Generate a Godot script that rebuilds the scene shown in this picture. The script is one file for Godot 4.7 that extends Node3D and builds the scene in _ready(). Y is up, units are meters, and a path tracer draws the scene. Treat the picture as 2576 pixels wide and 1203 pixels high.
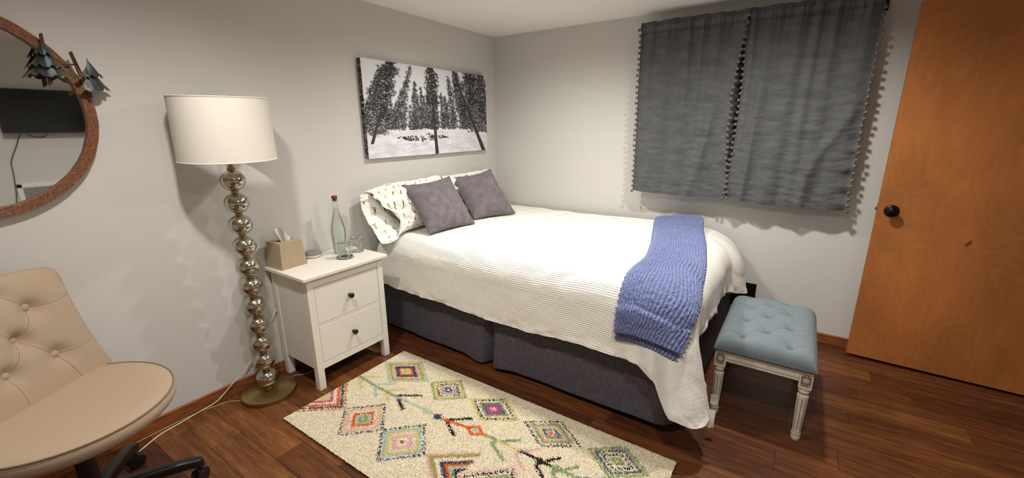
extends Node3D
# A basement guest bedroom at night. Metres, y up. Corner of wall_left (z = 0) and wall_right (x = 0) at the origin; the room lies at x < 0, z > 0.

const H := 2.158
var M := {}
var used := {}
var rng := RandomNumberGenerator.new()
var nz := FastNoiseLite.new()

# ---------------------------------------------------------------- mesh builder
class MB:
	var v := PackedVector3Array()
	var n := PackedVector3Array()
	var uv := PackedVector2Array()
	var ix := PackedInt32Array()

	func vert(p: Vector3, nn: Vector3, t := Vector2.ZERO) -> int:
		v.append(p); n.append(nn); uv.append(t)
		return v.size() - 1

	func tri(a: int, b: int, c: int):   # counter-clockwise seen from outside
		ix.append(a); ix.append(c); ix.append(b)

	func face(ps: Array, uvs: Array = []):   # flat convex polygon, counter-clockwise seen from outside
		var nn: Vector3 = (ps[1] - ps[0]).cross(ps[2] - ps[0]).normalized()
		var ids := []
		for i in ps.size():
			var p: Vector3 = ps[i]
			var t: Vector2
			if uvs.size():
				t = uvs[i]
			else:
				var a := nn.abs()
				t = Vector2(p.z, p.y) if a.x > a.y and a.x > a.z else (Vector2(p.x, p.z) if a.y > a.z else Vector2(p.x, p.y))
			ids.append(vert(p, nn, t))
		for i in range(1, ps.size() - 1):
			tri(ids[0], ids[i], ids[i + 1])

	func box(c: Vector3, s: Vector3, bev := 0.0, xf := Transform3D.IDENTITY):
		var h := s * 0.5
		bev = minf(bev, minf(h.x, minf(h.y, h.z)) * 0.9)
		var at := func(sg: Vector3, ax: int) -> Vector3:
			var p := Vector3(h.x - bev, h.y - bev, h.z - bev)
			if ax >= 0:
				p[ax] = h[ax]
			return xf * (c + p * sg)
		for ax in 3:
			var b := (ax + 1) % 3
			var d := (ax + 2) % 3
			for sg in [-1.0, 1.0]:
				var q := []
				for k in [[-1, -1], [1, -1], [1, 1], [-1, 1]]:
					var g := Vector3.ZERO
					g[ax] = sg; g[b] = k[0]; g[d] = k[1]
					q.append(at.call(g, ax))
				if sg < 0:
					q.reverse()
				face(q)
				if bev > 0.0:
					for sb in [-1.0, 1.0]:   # edge along d between faces ax and b
						var g0 := Vector3.ZERO
						g0[ax] = sg; g0[b] = sb; g0[d] = -1.0
						var g1 := g0
						g1[d] = 1.0
						var e := [at.call(g0, ax), at.call(g0, b), at.call(g1, b), at.call(g1, ax)]
						if sg * sb > 0:
							e.reverse()
						fix(e, xf * c)
		if bev > 0.0:
			for a in [-1.0, 1.0]:
				for b in [-1.0, 1.0]:
					for d in [-1.0, 1.0]:
						var g := Vector3(a, b, d)
						fix([at.call(g, 0), at.call(g, 1), at.call(g, 2)], xf * c)

	func fix(q: Array, c: Vector3):   # add a face turned away from c
		var nn: Vector3 = (q[1] - q[0]).cross(q[2] - q[0])
		if nn.dot(q[0] - c) < 0:
			q.reverse()
		face(q)

	func lathe(prof: Array, seg := 24, xf := Transform3D.IDENTITY, crease := 0.75):   # prof: Vector2(radius, height) from bottom to top
		var m := prof.size() - 1
		var ns := []
		for i in m:
			var d: Vector2 = prof[i + 1] - prof[i]
			ns.append(Vector2(d.y, -d.x).normalized())
		var nb := xf.basis.orthonormalized()
		for i in m:
			var na: Vector2 = ns[i]
			var nc: Vector2 = ns[i]
			if i > 0 and ns[i].dot(ns[i - 1]) > crease:
				na = (ns[i] + ns[i - 1]).normalized()
			if i < m - 1 and ns[i].dot(ns[i + 1]) > crease:
				nc = (ns[i] + ns[i + 1]).normalized()
			var base := v.size()
			for k in seg + 1:
				var f := TAU * k / seg
				var cs := cos(f)
				var sn := sin(f)
				vert(xf * Vector3(prof[i].x * cs, prof[i].y, prof[i].x * sn), nb * Vector3(na.x * cs, na.y, na.x * sn), Vector2(float(k) / seg, prof[i].y))
				vert(xf * Vector3(prof[i + 1].x * cs, prof[i + 1].y, prof[i + 1].x * sn), nb * Vector3(nc.x * cs, nc.y, nc.x * sn), Vector2(float(k) / seg, prof[i + 1].y))
			for k in seg:
				var a := base + k * 2
				tri(a, a + 1, a + 3)
				tri(a, a + 3, a + 2)

	func grid(nu: int, nv: int, f: Callable, wrap_u := false, wrap_v := false, flip := false, uvf = null):
		# f(i / nu, j / nv); the normal is du x dv unless flipped
		var w := nu + 1
		var base := v.size()
		var P := PackedVector3Array()
		P.resize(w * (nv + 1))
		for j in nv + 1:
			for i in w:
				P[j * w + i] = f.call(float(i) / nu, float(j) / nv)
		for j in nv + 1:
			for i in w:
				var i0 := i - 1
				var i1 := i + 1
				if wrap_u:
					i0 = (i - 1 + nu) % nu
					i1 = (i + 1) % nu
				var j0 := j - 1
				var j1 := j + 1
				if wrap_v:
					j0 = (j - 1 + nv) % nv
					j1 = (j + 1) % nv
				var du := P[j * w + clampi(i1, 0, nu)] - P[j * w + clampi(i0, 0, nu)]
				var dv := P[clampi(j1, 0, nv) * w + i] - P[clampi(j0, 0, nv) * w + i]
				var nn := du.cross(dv)
				nn = nn.normalized() if nn.length_squared() > 1e-20 else Vector3.UP
				if flip:
					nn = -nn
				var t := Vector2(float(i) / nu, float(j) / nv)
				if uvf != null:
					t = uvf.call(t.x, t.y)
				vert(P[j * w + i], nn, t)
		for j in nv:
			for i in nu:
				var a := base + j * w + i
				if flip:
					tri(a, a + w + 1, a + 1)
					tri(a, a + w, a + w + 1)
				else:
					tri(a, a + 1, a + w + 1)
					tri(a, a + w + 1, a + w)

	func tube(pts: Array, r, sides := 8, closed := false, cap := true):
		var m := pts.size()
		var up := Vector3.UP
		var base := v.size()
		var last := Vector3.ZERO
		var rings := m + (1 if closed else 0)
		for i in rings:
			var k := i % m
			var a: Vector3 = pts[(k - 1 + m) % m] if closed or k > 0 else pts[k]
			var b: Vector3 = pts[(k + 1) % m] if closed or k < m - 1 else pts[k]
			var t := (b - a).normalized()
			if last == Vector3.ZERO:
				last = (Vector3.UP if absf(t.y) < 0.9 else Vector3.RIGHT).cross(t).normalized()
			last = (last - t * last.dot(t)).normalized()
			var o := t.cross(last)
			var rr: float = r[k] if r is Array else r
			for s in sides + 1:
				var f := TAU * s / sides
				var d := last * cos(f) + o * sin(f)
				vert(pts[k] + d * rr, d, Vector2(float(s) / sides, float(i) / rings))
		for i in rings - 1:
			for s in sides:
				var a := base + i * (sides + 1) + s
				var w := sides + 1
				tri(a, a + 1, a + w + 1)
				tri(a, a + w + 1, a + w)
		if cap and not closed:
			for e in 2:
				var i := 0 if e == 0 else m - 1
				var t: Vector3 = (pts[1] - pts[0] if e == 0 else pts[m - 1] - pts[m - 2]).normalized()
				var c := vert(pts[i], -t if e == 0 else t)
				var b0 := base + i * (sides + 1)
				for s in sides:
					if e == 0:
						tri(c, b0 + s + 1, b0 + s)
					else:
						tri(c, b0 + s, b0 + s + 1)

	func puff(nu: int, nv: int, mid: Callable, front: Callable, back: Callable, uvf = null):
		# two skins over a middle sheet; front(u, v, p) and back(u, v, p) give Vector3 points that meet at the rim; u, v in -1 .. 1 crowded at the rim
		var m := func(x: float) -> float: return -cos(PI * x)
		grid(nu, nv, func(a, b): var u = m.call(a); var w = m.call(b); return front.call(u, w, mid.call(u, w)), false, false, false, uvf)
		grid(nu, nv, func(a, b): var u = m.call(a); var w = m.call(b); return back.call(u, w, mid.call(u, w)), false, false, true, uvf)

	func mesh() -> ArrayMesh:
		var a := []
		a.resize(Mesh.ARRAY_MAX)
		a[Mesh.ARRAY_VERTEX] = v
		a[Mesh.ARRAY_NORMAL] = n
		a[Mesh.ARRAY_TEX_UV] = uv
		a[Mesh.ARRAY_INDEX] = ix
		var am := ArrayMesh.new()
		am.add_surface_from_arrays(Mesh.PRIMITIVE_TRIANGLES, a)
		return am

# ---------------------------------------------------------------- naming
func numbered(called: String) -> String:
	var k: int = used.get(called, 0)
	used[called] = k + 1
	return called if k == 0 else "%s_%03d" % [called, k]

func tag(o: Node, label := "", category := "", group := "", kind := ""):
	if label: o.set_meta("label", label)
	if category: o.set_meta("category", category)
	if group: o.set_meta("group", group)
	if kind: o.set_meta("kind", kind)

func thing(called: String, label: String, category: String, at := Vector3.ZERO, turn := 0.0, group := "", kind := "") -> Node3D:
	var o := Node3D.new()
	o.name = numbered(called)
	add_child(o)
	o.position = at
	o.rotation.y = turn
	tag(o, label, category, group, kind)
	return o

func part(called: String, mesh, mat: Material, parent: Node, at := Vector3.ZERO, label := "") -> MeshInstance3D:
	var o := MeshInstance3D.new()
	o.name = called
	o.mesh = mesh.mesh() if mesh is MB else mesh
	o.material_override = mat
	o.cast_shadow = GeometryInstance3D.SHADOW_CASTING_SETTING_ON
	parent.add_child(o, true)
	if o.name != called:
		var k := 1
		while parent.has_node("%s_%03d" % [called, k]):
			k += 1
		o.name = "%s_%03d" % [called, k]
	o.position = at
	if label: o.set_meta("label", label)
	return o

func solo(called: String, mesh, mat: Material, label: String, category: String, group := "", kind := "") -> MeshInstance3D:
	var o := part(numbered(called), mesh, mat, self)
	tag(o, label, category, group, kind)
	return o

# ---------------------------------------------------------------- materials
func mat(c: Color, rough := 0.7, metal := 0.0) -> StandardMaterial3D:
	var m := StandardMaterial3D.new()
	m.albedo_color = c
	m.roughness = rough
	m.metallic = metal
	return m

func c8(r: int, g: int, b: int) -> Color:
	return Color(r / 255.0, g / 255.0, b / 255.0)

func noise_tex(size: int, freq: float, oct: int, lo: Color, hi: Color, sd := 1, normal := 0.0, type := FastNoiseLite.TYPE_SIMPLEX_SMOOTH, warp := 0.0) -> NoiseTexture2D:
	var f := FastNoiseLite.new()
	f.seed = sd
	f.noise_type = type
	f.frequency = freq
	f.fractal_octaves = oct
	if warp > 0.0:
		f.domain_warp_enabled = true
		f.domain_warp_amplitude = warp
		f.domain_warp_frequency = freq * 0.7
	var t := NoiseTexture2D.new()
	t.width = size
	t.height = size
	t.seamless = true
	t.noise = f
	if normal > 0.0:
		t.as_normal_map = true
		t.bump_strength = normal
	else:
		var g := Gradient.new()
		g.set_color(0, lo)
		g.set_color(1, hi)
		t.color_ramp = g
	return t

func tri_scale(m: StandardMaterial3D, s: Vector3, world := false):
	m.uv1_triplanar = true
	m.uv1_world_triplanar = world
	m.uv1_scale = s

func cloth(c: Color, lo: float, scale: float, sheen := 0.4, bump := 0.06, sd := 3, freq := 0.03) -> StandardMaterial3D:
	var m := mat(c, 0.95)
	m.metallic_specular = 0.25
	m.albedo_texture = noise_tex(256, freq, 4, Color(lo, lo, lo), Color.WHITE, sd)
	m.heightmap_enabled = true
	m.heightmap_texture = WEAVE
	m.heightmap_scale = bump
	m.rim_enabled = sheen > 0.0
	m.rim = sheen
	m.rim_tint = 0.7
	tri_scale(m, Vector3.ONE * scale)
	return m

var WEAVE: ImageTexture

func weave_tex() -> ImageTexture:
	var im := Image.create(128, 128, false, Image.FORMAT_L8)
	for y in 128:
		for x in 128:
			var a := sin(TAU * x / 4.0) * 0.5 + 0.5
			var b := sin(TAU * y / 4.0) * 0.5 + 0.5
			var k := (x / 4 + y / 4) % 2
			var g := (a if k == 0 else b) * 0.7 + 0.3 * absf(nz.get_noise_2d(x * 6.0, y * 6.0))
			im.set_pixel(x, y, Color(g, g, g))
	return ImageTexture.create_from_image(im)

func make_materials():
	WEAVE = weave_tex()
	var m := mat(c8(213, 211, 206), 0.85)
	m.normal_enabled = true
	m.normal_texture = noise_tex(512, 0.05, 3, Color.BLACK, Color.WHITE, 5, 3.0)
	m.normal_scale = 0.09
	m.metallic_specular = 0.3
	tri_scale(m, Vector3.ONE * 2.2, true)
	M.wall = m
	m = mat(c8(242, 239, 234), 0.9)
	m.normal_enabled = true
	m.normal_texture = noise_tex(512, 0.06, 4, Color.BLACK, Color.WHITE, 6, 4.0)
	m.normal_scale = 0.15
	tri_scale(m, Vector3.ONE * 2.0, true)
	M.ceiling = m
	M.sub = mat(c8(40, 22, 14), 0.9)
	# floor planks: streaky grain along v, finer streaks over it
	var grain := noise_tex(512, 0.012, 5, c8(178, 160, 148), Color.WHITE, 11, 0.0, FastNoiseLite.TYPE_SIMPLEX_SMOOTH, 30.0)
	var fine := noise_tex(512, 0.05, 3, c8(190, 178, 170), Color.WHITE, 12)
	var hmap := noise_tex(256, 0.02, 4, Color.BLACK, Color.WHITE, 13)
	M.plank = []
	for c in [c8(134, 86, 50), c8(148, 98, 56), c8(120, 74, 44), c8(138, 88, 52), c8(156, 104, 60), c8(108, 65, 40), c8(128, 79, 47)]:
		m = mat(c, 0.46)
		m.albedo_texture = grain
		m.uv1_scale = Vector3(3.6, 0.32, 1)
		m.detail_enabled = true
		m.detail_blend_mode = BaseMaterial3D.BLEND_MODE_MUL
		m.detail_albedo = fine
		m.detail_uv_layer = BaseMaterial3D.DETAIL_UV_1
		m.heightmap_enabled = true
		m.heightmap_texture = hmap
		m.heightmap_scale = 0.12
		m.metallic_specular = 0.4
		M.plank.append(m)
	m = mat(c8(166, 100, 55), 0.45)
	m.albedo_texture = noise_tex(256, 0.02, 4, c8(170, 150, 135), Color.WHITE, 14)
	tri_scale(m, Vector3(1.2, 14, 1.2))
	M.baseboard = m
	m = mat(Color.WHITE, 0.42)
	m.albedo_texture = veneer_tex()
	m.metallic_specular = 0.4
	M.veneer = m
	M.veneer_edge = mat(c8(170, 118, 66), 0.5)
	M.black = mat(c8(18, 17, 17), 0.35)
	M.black_metal = mat(c8(24, 22, 21), 0.38, 0.6)
	M.bronze = mat(c8(28, 25, 24), 0.3, 0.75)
	M.nickel = mat(c8(170, 165, 155), 0.3, 0.9)
	# white furniture paint
	m = mat(c8(233, 228, 217), 0.5)
	m.heightmap_enabled = true
	m.heightmap_texture = noise_tex(256, 0.02, 3, Color.BLACK, Color.WHITE, 15)
	m.heightmap_scale = 0.02
	tri_scale(m, Vector3(3, 30, 3))
	M.paint = m
	M.gap = mat(c8(60, 52, 46), 0.9)
	m = mat(c8(188, 168, 138), 0.95)
	m.albedo_texture = speckle_tex()
	tri_scale(m, Vector3.ONE * 7.0)
	M.stone = m
	M.tissue = mat(c8(244, 243, 238), 0.9)
	M.tissue.backlight_enabled = true
	M.tissue.backlight = Color(0.35, 0.35, 0.34)
	m = mat(c8(128, 126, 121), 0.95)
	m.heightmap_enabled = true
	m.heightmap_texture = WEAVE
	m.heightmap_scale = 0.03
	tri_scale(m, Vector3.ONE * 20.0)
	M.speaker_cloth = m
	M.plastic_white = mat(c8(226, 224, 218), 0.4)
	M.glass = glass_mat(Color(0.985, 0.996, 0.985, 0.01))
	M.bottle = glass_mat(Color(0.975, 0.992, 0.98, 0.01))
	M.bottle.heightmap_enabled = true
	M.bottle.heightmap_texture = noise_tex(128, 0.07, 1, Color.BLACK, Color.WHITE, 21, 0.0, FastNoiseLite.TYPE_CELLULAR)
	M.bottle.heightmap_scale = 0.07
	tri_scale(M.bottle, Vector3.ONE * 22.0)
	M.water = glass_mat(Color(0.99, 0.995, 0.995, 0.01))
	M.water.refraction_scale = 0.033
	M.cork = mat(c8(120, 46, 34), 0.7)
	M.slate = mat(c8(46, 46, 48), 0.7)
	M.chalk = mat(c8(225, 222, 214), 0.8)
	# lamp
	m = mat(c8(232, 226, 214), 0.95)
	m.heightmap_enabled = true
	m.heightmap_texture = WEAVE
	m.heightmap_scale = 0.03
	tri_scale(m, Vector3.ONE * 12.0)
	M.shade = m
	m = mat(c8(236, 232, 220), 0.16, 0.95)
	m.albedo_texture = noise_tex(256, 0.06, 4, c8(150, 145, 134), Color.WHITE, 24)
	m.roughness_texture = noise_tex(256, 0.08, 4, Color(0.25, 0.25, 0.25), Color(1, 1, 1), 25)
	m.roughness = 0.24
	m.heightmap_enabled = true
	m.heightmap_texture = noise_tex(128, 0.05, 3, Color.BLACK, Color.WHITE, 26)
	m.heightmap_scale = 0.05
	tri_scale(m, Vector3.ONE * 9.0)
	M.mercury = m
	m = mat(c8(156, 134, 88), 0.38, 0.9)
	m.anisotropy_enabled = true
	m.anisotropy = 0.7
	m.heightmap_enabled = true
	m.heightmap_texture = noise_tex(128, 0.05, 2, Color.BLACK, Color.WHITE, 27)
	m.heightmap_scale = 0.01
	tri_scale(m, Vector3(40, 2, 2))
	M.brass = m
	M.bulb = mat(c8(235, 232, 225), 0.4)
	M.cable_white = mat(c8(226, 218, 200), 0.5)
	M.cable_clear = mat(c8(172, 150, 116), 0.35)
	M.cable_black = mat(c8(46, 40, 36), 0.6)
	# mirror
	m = mat(c8(232, 234, 232), 0.015, 1.0)
	M.mirror = m
	m = mat(c8(184, 128, 96), 0.45, 0.2)
	m.albedo_texture = noise_tex(256, 0.05, 3, c8(130, 110, 100), Color.WHITE, 31)
	tri_scale(m, Vector3.ONE * 8.0)
	M.copper = m
	m = mat(c8(210, 210, 204), 0.45, 0.3)
	m.albedo_texture = patina_tex()
	m.uv1_scale = Vector3.ONE
	M.patina = m
	m = mat(c8(92, 52, 38), 0.5, 0.5)
	M.rod_copper = m
	# textiles
	M.cover = mat(c8(246, 243, 235), 0.95)
	M.cover.metallic_specular = 0.2
	M.cover.heightmap_enabled = true
	M.cover.heightmap_texture = pucker_tex()
	M.cover.heightmap_scale = 0.36
	M.cover.uv1_scale = Vector3(4.0, 4.0, 1)
	M.cover_lining = mat(c8(244, 238, 224), 0.95)
	m = mat(Color.WHITE, 0.9)
	m.albedo_texture = surfer_tex()
	m.metallic_specular = 0.2
	m.heightmap_enabled = true
	m.heightmap_texture = noise_tex(256, 0.012, 4, Color.BLACK, Color.WHITE, 36)
	m.heightmap_scale = 0.5
	M.print = m
	M.skirt = cloth(c8(94, 88, 96), 0.82, 4.0, 0.15, 0.03, 38)
	M.velvet = cloth(c8(134, 126, 130), 0.72, 3.0, 0.7, 0.02, 39, 0.02)
	M.piping = cloth(c8(116, 108, 112), 0.85, 6.0, 0.5, 0.02, 40)
	m = cloth(c8(138, 150, 198), 0.72, 5.0, 0.8, 0.25, 41, 0.05)
	m.heightmap_texture = noise_tex(256, 0.09, 3, Color.BLACK, Color.WHITE, 42)
	m.heightmap_scale = 0.35
	M.plush = m
	m = cloth(c8(104, 105, 106), 0.8, 2.2, 0.6, 0.02, 43, 0.014)
	m.heightmap_texture = noise_tex(512, 0.03, 4, Color.BLACK, Color.WHITE, 44)
	m.heightmap_scale = 0.14
	tri_scale(m, Vector3(2.0, 4.5, 1.8))
	M.curtain = m
	M.pompom = cloth(c8(142, 130, 130), 0.7, 10.0, 0.5, 0.2, 45)
	M.upholstery = cloth(c8(126, 138, 144), 0.9, 6.0, 0.3, 0.05, 46, 0.06)
	M.upholstery_trim = cloth(c8(132, 136, 140), 0.9, 8.0, 0.2, 0.05, 47)
	m = cloth(c8(184, 162, 140), 0.86, 13.0, 0.3, 0.03, 48, 0.08)
	M.linen = m
	M.upholstery_crease = cloth(c8(106, 117, 123), 0.9, 8.0, 0.2, 0.05, 50)
	M.linen_trim = cloth(c8(142, 118, 92), 0.9, 8.0, 0.2, 0.05, 49)
	# antique white paint with grey glaze
	m = mat(c8(238, 232, 220), 0.6)
	m.albedo_texture = noise_tex(256, 0.03, 4, c8(226, 220, 212), Color.WHITE, 51)
	tri_scale(m, Vector3(8, 2, 8))
	M.antique = m
	M.glaze = mat(c8(128, 112, 96), 0.7)
	M.tv = mat(c8(10, 10, 12), 0.12)
	M.tv_case = mat(c8(20, 20, 22), 0.4)
	M.white_metal = mat(c8(232, 230, 224), 0.45)
	M.night = glass_mat(Color(1, 1, 1, 0.06))
	M.night.refraction_enabled = false
	M.frame_white = mat(c8(220, 218, 212), 0.5)
	M.mattress = cloth(c8(230, 228, 222), 0.9, 4.0, 0.1, 0.05, 52)
	M.label_white = mat(c8(232, 230, 224), 0.8)
	M.ink = mat(c8(40, 40, 42), 0.8)

func glass_mat(c: Color) -> StandardMaterial3D:
	var m := mat(c, 0.02)
	m.transparency = BaseMaterial3D.TRANSPARENCY_ALPHA
	m.refraction_enabled = true
	m.refraction_scale = 0.05
	return m

func veneer_tex() -> ImageTexture:   # rotary-cut birch: long wandering contour bands over a fine upright grain
	var w := 384
	var h := 1024
	var a := FastNoiseLite.new()
	a.seed = 71; a.frequency = 1.0; a.fractal_octaves = 3
	var d := PackedByteArray()
	d.resize(w * h * 3)
	var k := 0
	for y in h:
		for x in w:
			var fx := x / 470.0
			var fy := y / 520.0
			var b := a.get_noise_2d(fx * 1.5, fy * 0.75) + 0.22 * a.get_noise_2d(fx * 5.0 + 9.0, fy * 2.6)
			var band := absf(fmod(b * 6.0 + 20.0, 1.0) - 0.5) * 2.0
			band = pow(band, 3.0)
			var bigs := a.get_noise_2d(fx * 2.2 + 40.0, fy * 1.1 + 7.0)
			var g := a.get_noise_2d(x * 0.35, y * 0.022) * 0.5 + a.get_noise_2d(x * 0.12 + 50.0, y * 0.01) * 0.5
			var s := 0.98 + 0.12 * bigs + 0.05 * g + 0.05 * band
			d[k] = int(clampf(180.0 * s, 0, 255)); d[k + 1] = int(clampf(113.0 * s, 0, 255)); d[k + 2] = int(clampf(60.0 * s, 0, 255))
			k += 3
	for q in [[190, 612, 5, 9], [185, 618, 3, 6]]:   # a knot
		for y in range(-14, 15):
			for x in range(-8, 9):
				var r := sqrt(pow(x / float(q[2]), 2) + pow((y + x * 0.4) / float(q[3]), 2))
				if r < 1.0:
					var o: int = ((q[1] + y) * w + q[0] + x) * 3
					for c in 3:
						d[o + c] = int(d[o + c] * (0.35 + 0.6 * r))
	return ImageTexture.create_from_image(Image.create_from_data(w, h, false, Image.FORMAT_RGB8, d))

func speckle_tex() -> ImageTexture:
	var im := Image.create(256, 256, false, Image.FORMAT_RGB8)
	im.fill(Color(0.93, 0.93, 0.93))
	var r := RandomNumberGenerator.new()
	r.seed = 5
	for i in 2600:
		var v := r.randf_range(0.76, 1.0)
		im.fill_rect(Rect2i(r.randi() % 256, r.randi() % 256, 1 + r.randi() % 3, 1 + r.randi() % 3), Color(v, v * 0.97, v * 0.93))
	for i in 420:
		var v := r.randf_range(0.45, 0.7)
		im.fill_rect(Rect2i(r.randi() % 256, r.randi() % 256, 1 + r.randi() % 3, 1 + r.randi() % 3), Color(v, v * 0.9, v * 0.8))
	return ImageTexture.create_from_image(im)

func patina_tex() -> ImageTexture:   # across a bough: olive-gold tips, slate-blue middle
	var im := Image.create(128, 64, false, Image.FORMAT_RGB8)
	for y in 64:
		for x in 128:
			var q := absf(x / 63.5 - 1.0) + 0.3 * nz.get_noise_2d(x * 3.0, y * 3.0)
			var c := c8(66, 78, 84).lerp(c8(142, 134, 90), smoothstep(0.3, 0.75, q)).lerp(c8(140, 108, 66), smoothstep(0.95, 1.2, q))
			im.set_pixel(x, y, c)
	return ImageTexture.create_from_image(im)

func pucker_tex() -> ImageTexture:   # seersucker gauze: fine cross puckers between the ribs
	var s := 256
	var im := Image.create(s, s, false, Image.FORMAT_L8)
	var a := FastNoiseLite.new()
	a.seed = 8; a.frequency = 0.09
	for y in s:
		for x in s:
			var rib := 0.5 + 0.5 * sin(TAU * y * 24.0 / s + 1.2 * a.get_noise_2d(x * 0.3, y * 0.3))
			var cr := 0.5 + 0.5 * sin(TAU * x * 32.0 / s + 3.0 * a.get_noise_2d(x * 0.5 + 100.0, y * 0.5))
			var v := clampf(rib * 0.6 + cr * 0.22 * (0.5 + a.get_noise_2d(x * 2.0, y * 2.0)) + 0.2 * a.get_noise_2d(x, y * 2.0), 0, 1)
			im.set_pixel(x, y, Color(v, v, v))
	return ImageTexture.create_from_image(im)

func line(im: Image, a: Vector2, b: Vector2, w: float, c: Color):
	var n := int(a.distance_to(b)) + 1
	for i in n + 1:
		var p := a.lerp(b, float(i) / n)
		var s := maxi(1, int(w))
		im.fill_rect(Rect2i(int(p.x - w / 2), int(p.y - w / 2), s, s), c)

func surfer_tex() -> ImageTexture:   # small surfers scattered over white cotton; 1024 px = 0.8 m
	var s := 1024
	var im := Image.create(s, s, false, Image.FORMAT_RGB8)
	im.fill(c8(246, 243, 234))
	var r := RandomNumberGenerator.new()
	r.seed = 17
	var skin := c8(190, 146, 98)
	var dark := c8(34, 34, 40)
	for row in 11:
		for col in 11:
			var p := Vector2(col * 93 + (46 if row % 2 else 0) + r.randf_range(-10, 10), row * 93 + r.randf_range(-12, 12)) + Vector2(24, 30)
			var t := r.randi() % 5
			var k: float = -1.0 if r.randf() < 0.5 else 1.0
			var suit: Color = [dark, c8(40, 54, 84), c8(214, 156, 50), dark, dark][t]
			var board: Color = [c8(50, 84, 82), c8(176, 54, 46), dark, c8(56, 96, 92), c8(206, 150, 60)][t]
			if t == 4:   # carrying an upright board
				line(im, p + Vector2(-4 * k, -22), p + Vector2(2 * k, 10), 8, board)
				line(im, p + Vector2(4 * k, -12), p + Vector2(3 * k, 6), 7, suit)
				line(im, p + Vector2(3 * k, 6), p + Vector2(9 * k, 20), 3, skin)
				line(im, p + Vector2(3 * k, 6), p + Vector2(-3 * k, 20), 3, skin)
			elif t == 2:   # arms up
				line(im, p + Vector2(0, -6), p + Vector2(2 * k, 8), 7, suit)
				line(im, p + Vector2(-9, -16), p + Vector2(0, -6), 3, skin)
				line(im, p + Vector2(11, -13), p + Vector2(0, -6), 3, skin)
				line(im, p + Vector2(2 * k, 8), p + Vector2(10 * k, 18), 3, skin)
				line(im, p + Vector2(2 * k, 8), p + Vector2(-7 * k, 18), 3, skin)
				line(im, p + Vector2(-14, 16), p + Vector2(18, 22), 3, board)
			else:   # crouching on the wave
				line(im, p + Vector2(3 * k, -8), p + Vector2(-4 * k, 4), 7, suit)
				line(im, p + Vector2(-4 * k, 4), p + Vector2(6 * k, 9), 4, dark)
				line(im, p + Vector2(6 * k, 9), p + Vector2(-1 * k, 17), 4, skin)
				line(im, p + Vector2(3 * k, -7), p + Vector2(14 * k, -10), 3, skin)
				line(im, p + Vector2(2 * k, -6), p + Vector2(-10 * k, -14), 3, skin)
				line(im, p + Vector2(-17 * k, 12), p + Vector2(14 * k, 23), 4, board)
			im.fill_rect(Rect2i(int(p.x + 2 * k) - 3, int(p.y) - 19, 6, 6), c8(70, 50, 40))
	return ImageTexture.create_from_image(im)

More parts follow.
